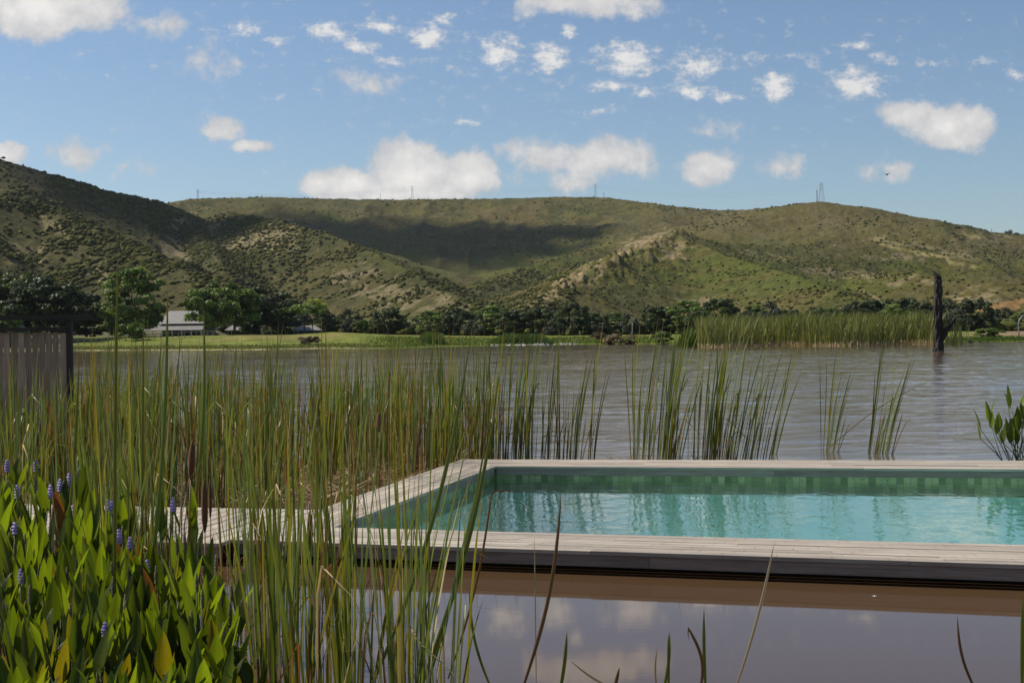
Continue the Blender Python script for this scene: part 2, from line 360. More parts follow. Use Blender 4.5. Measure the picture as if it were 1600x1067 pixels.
# land: albedo comes per vertex (soil, grass, rock, scrub) and gets fine grain here
def _land(n, l):
    a = n.new('ShaderNodeAttribute'); a.attribute_name = 'albedo'; v = coords(n, l)
    g = noise(n, l, v, .22, 8, .72)
    f = N(n, l, 'ShaderNodeMapRange', {'Value': g, 'From Min': .3, 'From Max': .7, 'To Min': .4, 'To Max': 1.5}).outputs[0]
    cc = n.new('ShaderNodeCombineColor'); [l.new(f, cc.inputs[i]) for i in range(3)]
    col = mixc(n, l, 1.0, a.outputs['Color'], cc.outputs[0], 'MULTIPLY')
    return pbr(n, l, col, .95, bump(n, l, noise(n, l, v, .35, 8, .7), .9, 1.0), **{'Specular IOR Level': .1})
M['land'] = mat('land', _land)
def _scrub(n, l):
    a = n.new('ShaderNodeAttribute'); a.attribute_name = 'albedo'; v = coords(n, l)
    g = noise(n, l, v, 1.2, 4, .7)
    f = N(n, l, 'ShaderNodeMapRange', {'Value': g, 'From Min': .3, 'From Max': .7, 'To Min': .5, 'To Max': 1.5}).outputs[0]
    cc = n.new('ShaderNodeCombineColor'); [l.new(f, cc.inputs[i]) for i in range(3)]
    col = mixc(n, l, 1.0, a.outputs['Color'], cc.outputs[0], 'MULTIPLY')
    return pbr(n, l, col, .9, bump(n, l, noise(n, l, v, 2.5, 4, .7), .8), **{'Specular IOR Level': .1})
M['scrub'] = mat('scrub', _scrub)

# water
def _lake(n, l):
    v = coords(n, l); s_ = N(n, l, 'ShaderNodeSeparateXYZ', {0: v})
    calm = N(n, l, 'ShaderNodeMapRange', {'Value': s_.outputs[1], 'From Min': 15, 'From Max': 26}).outputs[0]
    v1 = coords(n, l, scale=(.45, 1.3, 1)); w1 = noise(n, l, v1, 1.7, 6, .66, .5)
    v2 = coords(n, l, scale=(.25, .6, 1)); w2 = noise(n, l, v2, .9, 3, .5)
    v3 = coords(n, l, scale=(.5, 1, 1)); w3 = noise(n, l, v3, .06, 3, .5)
    gust = N(n, l, 'ShaderNodeMapRange', {'Value': w3, 'From Min': .35, 'From Max': .65, 'To Min': .55, 'To Max': 1.2}).outputs[0]
    hsum = N(n, l, 'ShaderNodeMath', {0: w2, 1: 1.6, 2: w1}, operation='MULTIPLY_ADD').outputs[0]
    st = N(n, l, 'ShaderNodeMath', {0: calm, 1: gust}, operation='MULTIPLY').outputs[0]
    st = N(n, l, 'ShaderNodeMath', {0: st, 1: .22, 2: .004}, operation='MULTIPLY_ADD').outputs[0]
    b = n.new('ShaderNodeBump'); b.inputs['Distance'].default_value = .085; l.new(hsum, b.inputs['Height']); l.new(st, b.inputs['Strength'])
    silt = noise(n, l, coords(n, l, scale=(.4, 1, 1)), .3, 4)
    col = mixc(n, l, silt, (.066, .038, .019), (.092, .054, .029))
    open_lift = N(n, l, 'ShaderNodeMapRange', {'Value': s_.outputs[1], 'From Min': 13, 'From Max': 24}).outputs[0]
    col = mixc(n, l, open_lift, col, mixc(n, l, silt, (.085, .056, .036), (.125, .085, .056)))  # lighter base colour on the open lake stands in for missing sky reflection
    rg = N(n, l, 'ShaderNodeMapRange', {'Value': s_.outputs[1], 'From Min': 16, 'From Max': 60, 'To Min': .03, 'To Max': .04}).outputs[0]
    return pbr(n, l, col, rg, b.outputs[0], IOR=1.333)
M['lake'] = mat('lake_water', _lake)
def _poolw(n, l):
    v = coords(n, l, scale=(1.2, .8, 1)); w = noise(n, l, v, 4.0, 3, .5, .5)
    w2 = noise(n, l, coords(n, l, scale=(1, .6, 1)), 1.3, 2)
    hs = N(n, l, 'ShaderNodeMath', {0: w2, 1: 1.5, 2: w}, operation='MULTIPLY_ADD').outputs[0]
    b = N(n, l, 'ShaderNodeBump', {'Height': hs, 'Distance': .012, 'Strength': .55}).outputs[0]
    fr = N(n, l, 'ShaderNodeFresnel', {'IOR': 1.333, 'Normal': b}).outputs[0]
    tr = N(n, l, 'ShaderNodeBsdfTransparent', {'Color': (.80, .98, .96, 1)}).outputs[0]
    gl = N(n, l, 'ShaderNodeBsdfGlossy', {'Color': (1, 1, 1, 1), 'Roughness': .012, 'Normal': b}).outputs[0]
    return N(n, l, 'ShaderNodeMixShader', {0: fr, 1: tr, 2: gl}).outputs[0]
M['poolwater'] = mat('pool_water', _poolw)
M['poolshell'] = mat('pool_plaster', lambda n, l: pbr(n, l, mixc(n, l, noise(n, l, coords(n, l), 2, 4), (.44, .70, .66), (.54, .78, .75)), .8))
def _tiles(n, l):
    uvn = n.new('ShaderNodeUVMap')
    br = N(n, l, 'ShaderNodeTexBrick', {'Vector': uvn.outputs[0], 'Scale': 1.0, 'Brick Width': .085, 'Row Height': .155, 'Mortar Size': .003, 'Mortar Smooth': .2, 'Bias': 0.0,
                                        'Color1': (0, 0, 0, 1), 'Color2': (1, 1, 1, 1), 'Mortar': (.3, .3, .3, 1)})
    br.offset = 0.0; br.squash = 1.0
    col = ramp(n, l, br.outputs['Color'], [(0.0, (.12, .14, .06)), (.3, (.19, .21, .10)), (.6, (.27, .29, .14)), (1.0, (.38, .38, .20))])
    sp = noise(n, l, uvn.outputs[0], 22, 5, .7)
    dk = N(n, l, 'ShaderNodeMapRange', {'Value': sp, 'From Min': .56, 'From Max': .68}).outputs[0]
    col = mixc(n, l, dk, col, (.06, .06, .03))
    col = mixc(n, l, br.outputs['Fac'], col, (.12, .17, .12))
    return pbr(n, l, col, .35)
M['tiles'] = mat('green_tiles', _tiles)

# ---------------------------------------------------------------- terrain
SHX = [-600, -200, 110, 400, 500, 600, 700, 800, 900, 1050, 1200, 1350, 1500, 1600, 1900, 2300]
SHD = [300, 290, 278, 237, 249, 228, 258, 272, 278, 258, 262, 262, 236, 232, 225, 220]
_saz = [math.atan2(*azx(p, 100)) for p in SHX]
def shore(az): return np.interp(az, _saz, SHD)
def rnode(px, py, d): return atd(px, py, d)
RIDGES = [  # (nodes px,py,distance), slope, noise weight
    ([(-700, 330, 2300), (0, 300, 2200), (262, 319, 2100), (300, 311, 2100), (400, 308, 2150), (500, 310, 2200), (600, 312, 2200), (700, 311, 2200), (800, 310, 2200), (870, 307, 2150),
      (950, 309, 2100), (1030, 319, 2000), (1060, 323, 1980), (1130, 329, 1950), (1200, 326, 1850), (1250, 318, 1750), (1280, 315, 1700), (1310, 319, 1700), (1350, 331, 1700),
      (1400, 346, 1750), (1450, 358, 1800), (1500, 361, 1900), (1600, 366, 1900), (1900, 372, 1900), (2400, 360, 1900)], .27),
    ([(-900, 150, 1300), (-300, 190, 1250), (0, 248, 1200), (50, 263, 1200), (100, 278, 1220), (150, 293, 1250), (200, 304, 1280), (245, 315, 1330), (290, 335, 1450)], .50),
    ([(-700, 240, 800), (-200, 270, 850), (60, 318, 860), (140, 355, 800), (200, 385, 745), (260, 412, 690), (340, 446, 610), (385, 488, 520)], .46),
    ([(320, 322, 1650), (370, 335, 1320), (440, 347, 1120), (500, 362, 1050), (560, 384, 980), (640, 424, 850), (720, 467, 700), (775, 502, 580), (800, 516, 520)], .46),
    ([(250, 325, 1500), (290, 350, 1250), (330, 385, 1050), (350, 420, 900)], .6),
    ([(1330, 380, 1420), (1200, 385, 1300), (1120, 378, 1160), (1060, 366, 1060), (1020, 378, 1000), (980, 394, 940), (900, 434, 820), (830, 474, 690), (780, 508, 580)], .40),
    ([(1060, 366, 1060), (1130, 398, 960), (1200, 418, 880), (1290, 448, 760), (1360, 472, 640), (1400, 500, 520)], .38),
    ([(1200, 372, 1700), (1100, 382, 1560), (950, 386, 1450), (860, 404, 1330), (780, 436, 1180), (710, 468, 1040)], .34),
    ([(620, 430, 1250), (560, 385, 1500), (480, 360, 1700)], .34),
    ([(1900, 395, 1500), (1600, 396, 1450), (1500, 386, 1350), (1390, 376, 1280), (1300, 384, 1220), (1230, 402, 1100), (1180, 425, 950)], .36),
    ([(2300, 400, 820), (1900, 420, 800), (1650, 436, 760), (1560, 440, 740), (1470, 432, 760), (1400, 425, 800), (1340, 428, 840), (1290, 440, 800)], .30),
]
def seg_field(x, y, nodes, s, warp):
    """highest of the flanks of all crest segments: continuous everywhere"""
    zr = np.full(x.shape, -1e9); best = np.full(x.shape, 1e9)
    P = [rnode(*n_) for n_ in nodes]
    for a, b in zip(P[:-1], P[1:]):
        dx, dy = b[0] - a[0], b[1] - a[1]; L2 = dx * dx + dy * dy
        t = np.clip(((x - a[0]) * dx + (y - a[1]) * dy) / L2, 0, 1)
        d = np.hypot(x - a[0] - t * dx, y - a[1] - t * dy); q = a[2] + t * (b[2] - a[2]) - s * d * (1 + .35 * warp)
        zr = np.maximum(zr, q); best = np.minimum(best, d)
    return best, zr
def terrain(x, y, full=False):
    x = np.asarray(x, float); y = np.asarray(y, float)
    d = np.hypot(x, y); az = np.arctan2(x, y); dd = d - shore(az) + 5 * fbm(x / 14, y / 14, 3, 5)
    pxa = 800 + F * np.tan(az)
    top = np.interp(pxa, [0, 350, 450, 520, 620, 760, 900, 1500, 1700], [2.7, 2.7, 2.6, 3.1, 2.3, 1.8, 1.7, 1.5, 1.5])
    base = np.where(dd < 0, np.maximum(dd * .05, -1.0), top * ss(-6, 62, dd) * 1.0 + .12 * ss(0, 2, dd)) + .25 * fbm(x / 20, y / 20, 3, 9) * ss(5, 40, dd)
    base = base + np.maximum(d - 430, 0) * .012
    z = base; crest = np.full(x.shape, 1e9); lst = []
    for i, (nodes, s) in enumerate(RIDGES):
        warp = fbm(x / 160, y / 160, 3, 20 + i)
        dist, zc = seg_field(x, y, nodes, s, warp)
        # gullied flanks: slope varies along the ridge
        zr = zc + 3.0 * (1 - np.exp(-dist / 30))
        k = 9.0
        hh = np.clip(.5 + .5 * (zr - z) / k, 0, 1); znew = z * (1 - hh) + zr * hh + k * hh * (1 - hh) * .6
        lst.append((dist, zr)); z = np.maximum(znew, z)
    crag = np.exp(-lst[5][0] / 26.0) * ss(8, 30, z - base) * (pxa < 1090); z = z + crag * (np.abs(fbm(x / 13, y / 13, 4, 88, .6)) * 26 - 3.5)
    for dist, zr in lst: crest = np.minimum(crest, dist + 4 * np.maximum(z - zr - 3, 0))
    lift = z - base
    w = ss(2, 25, lift) * ss(0, 110, crest)
    rid = 1 - np.abs(2 * vnoise((x + 30 * fbm(x / 90, y / 90, 2, 3)) / 85, (y + 30 * fbm(x / 90, y / 90, 2, 4)) / 130, 31) - 1)
    rid2 = 1 - np.abs(2 * vnoise((x + 20 * fbm(x / 40, y / 40, 2, 3)) / 36, y / 60, 33) - 1)
    z = z + w * ((rid - .5) * 11 + (rid2 - .5) * 4)
    w2 = ss(1, 12, lift)
    z = z + w2 * (fbm(x / 24, y / 24, 4, 41) * 5 * (.35 + .65 * w) + fbm(x / 6, y / 6, 3, 47) * 2.4)
    if full: return z, base, lift, crest, d, az, pxa, dd
    return z
def hz(x, y): return float(terrain(np.array([x]), np.array([y]))[0])

naz, nr = 1250, 620
azs = np.linspace(R(-30), R(30), naz)
rr = np.concatenate([np.linspace(150, 330, 70), np.geomspace(333, 2450, nr - 70)])
AZ, RRg = np.meshgrid(azs, rr)
X = RRg * np.sin(AZ); Y = RRg * np.cos(AZ)
Z, base, lift, crest, dd_, az_, pxa, dsh = terrain(X, Y, True)
gy, gx = np.gradient(Z); 
# image row of every terrain vertex, used only to lay out where rock and tracks lie on the hills
def row_of(x, y, z):
    q = np.stack([x, y, z - H], -1); t = q @ FW
    return 800 + F * (q @ RT) / t, 533.5 - F * (q @ UP) / t
PX, PY = row_of(X, Y, Z)
def blob(px, py, rx, ry, rot=0, X_=None, Y_=None):
    X_ = PX if X_ is None else X_; Y_ = PY if Y_ is None else Y_
    c, s = math.cos(R(rot)), math.sin(R(rot)); ux = (X_ - px) * c + (Y_ - py) * s; uy = -(X_ - px) * s + (Y_ - py) * c
    return np.clip(1.35 - np.hypot(ux / rx, uy / ry), 0, 1)
BARE = [(400, 372, 75, 24), (452, 370, 26, 22), (345, 365, 30, 18), (275, 385, 22, 30), (1010, 378, 45, 12, -18), (960, 402, 60, 13, -38), (890, 440, 50, 10, -35), (1045, 392, 36, 16)]
C = np.zeros(X.shape + (3,))
def lay(c, m):
    global C
    C = C * (1 - m[..., None]) + np.array(c) * m[..., None]
n1 = fbm(X / 120, Y / 120, 4, 61) + .5; n2 = fbm(X / 22, Y / 22, 4, 62) + .5; n3 = fbm(X / 7, Y / 7, 3, 63) + .5
C[:] = (.092, .080, .025)
lay((.118, .088, .040), ss(.45, .75, n1) * .8)
lay((.05, .058, .018), ss(.5, .62, n2) * .75)
lay((.13, .11, .065), ss(.52, .72, n3) * .5)
# near left hill: darker bush
lh = ss(430, 300, pxa) * (RRg < 1450); lay((.066, .060, .024), lh * .75); lay((.045, .045, .015), lh * ss(.35, .6, n2 * .6 + n3 * .4) * .7)
mid = ((RRg < 1150) & (pxa > 300) & (pxa < 800)) * 1.0; lay((.07, .064, .026), mid * .5); lay((.048, .050, .017), mid * ss(.4, .62, n3) * .6)
# greener slopes
grn = np.maximum.reduce([blob(1150, 425, 170, 45), blob(860, 410, 130, 28, -8), blob(600, 385, 120, 22, 25), blob(1300, 440, 130, 30), blob(640, 395, 60, 14, 20), blob(1450, 415, 150, 25)])
lay((.085, .098, .018), grn * ss(.25, .6, n1 * .4 + n2 * .6) * .85)
# brown and dry on the right
dry = np.maximum.reduce([blob(1350, 360, 160, 30, 8), blob(1520, 385, 140, 22, 6), blob(1560, 455, 120, 22), blob(1180, 350, 200, 25)])
lay((.15, .115, .065), dry * ss(.35, .65, n2) * .65)
# bare rock, scree and soil
def rockm(lst, th=.50):
    m = np.maximum.reduce([blob(*q) for q in lst]); return ss(th, th + .14, n3 * .6 + n2 * .4 + (m - .6) * .28) * (m > .04)
lay((.25, .20, .135), rockm([(400, 372, 75, 24), (452, 370, 26, 22), (345, 365, 30, 18), (275, 380, 22, 30), (280, 350, 16, 30, -10)], .46) * .85); lay((.24, .19, .12), rockm([(90, 355, 60, 16, 28), (40, 395, 50, 25), (150, 420, 40, 14, 30)], .5) * .7)
lay((.28, .21, .145), rockm([(1010, 378, 45, 12, -18), (960, 402, 60, 13, -38), (890, 440, 55, 12, -35), (840, 472, 40, 12, -20), (1045, 392, 40, 18)], .485) * .85)
lay((.22, .175, .125), rockm([(560, 440, 90, 30, 25), (640, 470, 90, 20, 20), (700, 480, 60, 20, 30)], .54) * .7)
lay((.24, .19, .13), rockm([(1290, 425, 60, 10, 8), (1360, 432, 60, 10, 10), (1420, 440, 40, 10), (1190, 468, 16, 8), (1100, 475, 60, 8), (1520, 462, 60, 14), (1440, 400, 120, 8)], .50) * .75)
lay((.30, .24, .15), rockm([(1200, 400, 60, 6, 8), (1420, 382, 90, 10, 8), (1540, 372, 50, 8, 5)], .5) * .5)
# tracks and clearings
def track(pts, w, c, k=1.0):
    m = np.zeros(X.shape)
    for (a, b), (c2, d2) in zip(pts[:-1], pts[1:]):
        dx, dy = c2 - a, d2 - b; t = np.clip(((PX - a) * dx + (PY - b) * dy) / (dx * dx + dy * dy), 0, 1)
        m = np.maximum(m, 1 - np.hypot(PX - a - t * dx, (PY - b - t * dy)) / w)
    lay(c, np.clip(m * 2, 0, 1) * (RRg > 500) * k)
track([(1375, 381), (1400, 388), (1440, 396), (1478, 402), (1482, 409), (1500, 414), (1525, 417)], 2.6, (.33, .27, .14), .8)
track([(1478, 402), (1500, 384), (1540, 360)], 1.2, (.24, .2, .12), .4)
track([(1340, 452), (1360, 460), (1375, 470)], 2.4, (.34, .26, .16), .8)
track([(1600, 470), (1560, 478), (1530, 486), (1590, 480)], 5, (.36, .2, .11), .7)
# lawns, shore and soil on the flat
C = C * (1 - .2 * ss(2, 6, lift))[..., None] * np.array([1.04, 1.06, .82])
flat = ss(6, 1.5, lift); lawn = flat * ss(-1, 3, dsh)
lay((.14, .165, .03), lawn)
lay((.19, .16, .055), lawn * ss(.48, .62, n2) * .7)
lay((.15, .185, .02), lawn * ss(560, 900, pxa) * ss(28, 8, dsh) * .8)
lay((.22, .16, .09), lawn * ss(1480, 1560, pxa) * ss(16, 34, dsh))
lay((.10, .09, .045), flat * ss(95, 140, dsh) * .9)
lay((.09, .08, .03), lawn * ss(40, 18, dsh) * ss(560, 400, pxa) * ss(.45, .6, n3) * .6)
lay((.40, .34, .22), flat * ss(-3, -.5, dsh) * ss(3, .8, dsh) * ss(620, 480, pxa) * .8)
lay((.10, .075, .045), flat * ss(-1, -4, dsh))
idx = np.arange(naz * nr).reshape(nr, naz)
faces = np.stack([idx[:-1, :-1], idx[:-1, 1:], idx[1:, 1:], idx[1:, :-1]], -1).reshape(-1, 4)
link('hills', np_mesh('hills', np.stack([X, Y, Z], -1).reshape(-1, 3), faces, True, C.reshape(-1, 3)), M['land'], kind='structure', label='scrub covered hills and the grassy far shore', category='hills')
b = MB(); b.face([(-1900, -70, -1.5), (1900, -70, -1.5), (1900, 2500, -1.5), (-1900, 2500, -1.5)])
gme = b.mesh('ground'); a = gme.attributes.new('albedo', 'FLOAT_COLOR', 'POINT'); a.data.foreach_set('color', [.08, .06, .04, 1] * 4)
link('ground', gme, M['land'], kind='structure')
b = MB(); n_ = 24
pts = [(-30 + 60 * i / n_, -2.6 + .8 * math.sin(i * 1.7)) for i in range(n_ + 1)]
for (x0, y0), (x1, y1) in zip(pts[:-1], pts[1:]):
    b.face([(x0, y0 - 30, .5), (x1, y1 - 30, .5), (x1, y1, .35), (x0, y0, .35)]); b.face([(x0, y0, .35), (x1, y1, .35), (x1, y1 + 1.2, -.4), (x0, y0 + 1.2, -.4)])
gme = b.mesh('near_bank'); a = gme.attributes.new('albedo', 'FLOAT_COLOR', 'POINT'); a.data.foreach_set('color', [.10, .11, .03, 1] * len(gme.vertices))
link('bank', gme, M['land'], kind='structure')

# scrub on the hills: nobody could count it
ico_v = []; t_ = (1 + 5 ** .5) / 2
for a_ in (-1, 1):
    for c_ in (-t_, t_): ico_v += [(a_, c_, 0), (0, a_, c_), (c_, 0, a_)]
ico_v = np.array(ico_v) / math.hypot(1, t_)
ico_f = []
for i in range(12):
    for j in range(i + 1, 12):
        for k in range(j + 1, 12):
            if all(abs(np.linalg.norm(ico_v[p] - ico_v[q]) - 1.0515) < .02 for p, q in ((i, j), (j, k), (i, k))):
                nrm = np.cross(ico_v[j] - ico_v[i], ico_v[k] - ico_v[i])
                ico_f.append((i, j, k) if nrm @ (ico_v[i] + ico_v[j] + ico_v[k]) > 0 else (i, k, j))
ico_f = np.array(ico_f)
def blobs(name, pos, rad, colr, flat=.8, **kw):
    n = len(pos); V = ico_v[None] * (1 + rng.uniform(-.45, .45, (n, 12, 1)))
    th = rng.uniform(0, 6.28, n); c, s = np.cos(th), np.sin(th)
    x = V[..., 0] * c[:, None] - V[..., 1] * s[:, None]; y = V[..., 0] * s[:, None] + V[..., 1] * c[:, None]
    V = np.stack([x, y, V[..., 2] * flat], -1) * rad[:, None, None] + pos[:, None]
    Fc = (ico_f[None] + (np.arange(n) * 12)[:, None, None]).reshape(-1, 3)
    return link(name, np_mesh(name, V.reshape(-1, 3), Fc, False, np.repeat(colr, 12, 0)), M['scrub'], **kw)
def scatter(n, pr, dr, dens, rmin, rmax, cols):
    px = rng.uniform(*pr, n); d = np.sqrt(rng.uniform(dr[0] ** 2, dr[1] ** 2, n)); az = np.arctan((px - 800) / F)
    x, y = d * np.sin(az), d * np.cos(az)
    z, ba, li, cr, _, _, pa, ds = terrain(x, y, True)
    qx, qy = row_of(x, y, z); bare = np.maximum.reduce([blob(*q, X_=qx, Y_=qy) if len(q) == 5 else blob(*q, 0, X_=qx, Y_=qy) for q in BARE]); keep = rng.uniform(0, 1, n) < dens(x, y, li, pa, d, ds) * (1 - .65 * ss(.15, .6, bare)); x, y, z, d, pa = x[keep], y[keep], z[keep], d[keep], pa[keep]
    r = rng.uniform(0, 1, len(x)) ** 2 * (rmax - rmin) + rmin
    pk = rng.integers(0, len(cols), len(x)); col = np.array(cols)[pk] * rng.uniform(.75, 1.3, (len(x), 1))
    return np.stack([x, y, z + r * .3], -1), r, col
DK = [(.052, .052, .013), (.068, .068, .017), (.086, .082, .022), (.104, .094, .031), (.070, .075, .016)]
GR = [(.070, .078, .018), (.085, .09, .022), (.10, .102, .026), (.09, .078, .032), (.115, .09, .044)]
cl = lambda x, y, s, sd: fbm(x / s, y / s, 4, sd, .62) + .5
S1 = scatter(85000, (-250, 480), (440, 1400), lambda x, y, li, pa, d, ds: (li > 3) * (.12 + 1.1 * ss(.42, .56, cl(x, y, 45, 71))), .4, 2.0, DK)
S2 = scatter(42000, (300, 900), (430, 1250), lambda x, y, li, pa, d, ds: (li > 2) * (.06 + .9 * ss(.44, .58, cl(x, y, 40, 72))), .35, 1.7, DK + GR)
S3 = scatter(70000, (800, 1750), (430, 1450), lambda x, y, li, pa, d, ds: (li > 2) * (.12 + .5 * ss(.48, .66, cl(x, y, 55, 73))), .3, 1.25, DK[1:] + GR)
S4 = scatter(30000, (200, 1750), (1250, 2230), lambda x, y, li, pa, d, ds: (li > 2) * .5 * ss(.4, .65, cl(x, y, 80, 74)), .7, 2.0, DK[2:] + GR)
S5 = scatter(14000, (380, 1750), (350, 520), lambda x, y, li, pa, d, ds: (ds > 85) * (.25 + .7 * ss(.42, .6, cl(x, y, 25, 77))), .5, 3.0, DK + GR[:3])
blobs('hill_scrub', np.concatenate([q[0] for q in (S1, S2, S3, S4, S5)]), np.concatenate([q[1] for q in (S1, S2, S3, S4, S5)]), np.concatenate([q[2] for q in (S1, S2, S3, S4, S5)]) * np.array([1.0, 1.06, .85]), .6,
      kind='stuff', label='dark green and brown scrub covering the hillsides', category='scrub')

# ---------------------------------------------------------------- pool, deck, lake
ZD = .19
def c3(p, z=None): return Vector((p[0], p[1], p[2] if z is None else z))
FLi, BLi = c3(at(522, 823.5, ZD)), c3(at(775, 728.3, ZD)); FRi, BRi = c3(at(1600, 850.8, ZD)), c3(at(1600, 733, ZD))
FLo, BLo = c3(at(362, 843, ZD)), c3(at(722, 717.3, ZD)); FRo, BRo = c3(at(1600, 882.3, ZD)), c3(at(1600, 719.6, ZD))
def ext(a, b, L): return a + (b - a).normalized() * L
Lp = 13.0
FRi, BRi, FRo, BRo = ext(FLi, FRi, Lp), ext(BLi, BRi, Lp), ext(FLo, FRo, Lp + 2), ext(BLo, BRo, Lp + 2)
def planks(mb, A, B, Cc, Dd, n, th=.03, gap=.006, seg=2.4, screws=True):
    """boards running A->B (inner edge) / Dd->Cc (outer edge)"""
    for k in range(n):
        t0, t1 = k / n, (k + 1) / n
        a, b_ = A.lerp(Dd, t0), B.lerp(Cc, t0); d, c = A.lerp(Dd, t1), B.lerp(Cc, t1)
        L = (b_ - a).length; cuts = [0.0]; s = random.uniform(.4, seg)
        while s < L - .3: cuts.append(s / L); s += seg * random.choice((1, 1, 1.25, .75))
        cuts.append(1.0)
        wv = (d - a); g = gap / max(wv.length, .01)
        for u0, u1 in zip(cuts[:-1], cuts[1:]):
            e0 = u0 + (0 if u0 == 0 else .0015 / L); e1 = u1 - (0 if u1 == 1 else .0015 / L)
            P = [a.lerp(b_, e0), a.lerp(b_, e1), d.lerp(c, e1), d.lerp(c, e0)]
            P = [P[0].lerp(P[3], g), P[1].lerp(P[2], g), P[2].lerp(P[1], g), P[3].lerp(P[0], g)]
            dz = Vector((0, 0, random.uniform(-.0015, .0015)))
            lo = [p - Vector((0, 0, th)) for p in P]; hi_ = [p + dz for p in P]
            mb.prism8(lo + hi_, random.uniform(.80, 1.12) * random.choice((1, 1, 1.08, .86)))
            if screws:
                q0 = math.ceil(e0 * L / .41 + .05)
                while q0 * .41 < e1 * L - .02:
                    u_ = (q0 * .41) / L
                    for t_s in (.22, .78):
                        c_ = a.lerp(b_, u_).lerp(d.lerp(c, u_), t_s) + Vector((0, 0, .0022)); dx_ = (b_ - a).normalized() * .005; dy_ = (d - a).normalized() * .006
                        mb.face([c_ - dx_ - dy_, c_ + dx_ - dy_, c_ + dx_ + dy_, c_ - dx_ + dy_], tint=.22)
                    q0 += 1
deck = empty('timber_deck', FLo, label='weathered grey timber deck framing the swimming pool, with a walkway leading off left', cat='deck')
def dpart(name, mb, m):
    o = mb.build(name, m, deck); o.location = -Vector(deck.location); return o
for nm, q in (('front_decking', (FLi, FRi, FRo, FLo)), ('rear_decking', (BLi, BRi, BRo, BLo)), ('side_decking', (FLi, BLi, BLo, FLo))):
    b = MB(); planks(b, *q, 8); dpart(nm, b, M['deck'])
Wb0, Wb1 = c3(at(478, 796, ZD)), c3(at(150, 789.5, ZD))
onedge = FLo + (BLo - FLo) * ((Wb0 - FLo).dot(BLo - FLo) / (BLo - FLo).length_squared)
wd = (Wb1 - Wb0).normalized(); Wl = 9.0
fw0 = FLo - (BLo - FLo).normalized() * .16
side = (BLo - FLo).normalized()
b = MB(); nW = 62
o1 = onedge; o0 = FLo + (FLo - onedge).normalized() * .22
off_ = wd * .004
planks(b, o0 + off_, o1 + off_, o1 + wd * Wl, o0 + wd * Wl, nW, gap=.009, screws=False)
dpart('walkway_decking', b, M['deck'])
# fascia boards: proud lip over a deeper board, with joints
def fascia(mb, A, B, zt, zb, outn, th=.025, seg=3.6):
    A = Vector(A); B = Vector(B); L = (B - A).length; s = 0; d = (B - A).normalized(); o = outn.normalized()
    while s < L:
        e = min(L, s + seg); a = A + d * (s + .002); b_ = A + d * (e - .002)
        lo = [Vector((p.x, p.y, zb)) for p in (a, b_, b_ - o * th, a - o * th)]; hi_ = [Vector((p.x, p.y, zt)) for p in (a, b_, b_ - o * th, a - o * th)]
        mb.prism8(lo + hi_, random.uniform(.8, 1.15)); s = e
perpF = Vector(((FRo - FLo).y, -(FRo - FLo).x, 0)).normalized()     # towards the camera
perpL = Vector((-(BLo - FLo).y, (BLo - FLo).x, 0)).normalized()     # to the left
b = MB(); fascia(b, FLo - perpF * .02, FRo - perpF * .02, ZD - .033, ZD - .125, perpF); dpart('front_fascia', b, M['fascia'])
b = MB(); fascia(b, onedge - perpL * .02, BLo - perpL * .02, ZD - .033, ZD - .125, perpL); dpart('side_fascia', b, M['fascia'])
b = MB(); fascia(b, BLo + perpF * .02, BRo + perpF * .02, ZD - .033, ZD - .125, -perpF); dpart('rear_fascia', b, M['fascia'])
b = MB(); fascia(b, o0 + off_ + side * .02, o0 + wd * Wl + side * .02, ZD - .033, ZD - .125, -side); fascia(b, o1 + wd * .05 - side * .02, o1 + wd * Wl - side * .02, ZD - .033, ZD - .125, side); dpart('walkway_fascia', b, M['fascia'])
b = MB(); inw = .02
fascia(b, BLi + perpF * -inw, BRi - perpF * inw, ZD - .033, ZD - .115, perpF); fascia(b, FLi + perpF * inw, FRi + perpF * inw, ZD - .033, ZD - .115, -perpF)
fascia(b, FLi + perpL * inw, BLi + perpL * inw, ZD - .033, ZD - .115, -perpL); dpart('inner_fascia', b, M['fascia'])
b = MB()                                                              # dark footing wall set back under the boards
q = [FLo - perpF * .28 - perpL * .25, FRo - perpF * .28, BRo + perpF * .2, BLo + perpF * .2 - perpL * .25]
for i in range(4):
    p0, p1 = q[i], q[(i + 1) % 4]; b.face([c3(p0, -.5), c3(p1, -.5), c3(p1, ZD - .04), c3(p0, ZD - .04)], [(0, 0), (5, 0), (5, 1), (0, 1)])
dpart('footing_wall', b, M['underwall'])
for i in range(5):
    b = MB()
    for pp in (o0 + side * .25, o1 - side * .25):
        p = pp + wd * (1.2 + i * 1.8); b.box(p.x - .06, p.y - .06, -.8, p.x + .06, p.y + .06, ZD - .035)
    p0, p1 = o0 + side * .25 + wd * (1.2 + i * 1.8), o1 - side * .25 + wd * (1.2 + i * 1.8); b.bar(c3(p0, ZD - .09), c3(p1, ZD - .09), .05, .1)
    dpart('walkway_frame', b, M['dark_timber'])

# far end closing deck, out of the picture
b = MB(); planks(b, FRi, BRi, BRo, FRo, 14); dpart('end_decking', b, M['deck'])

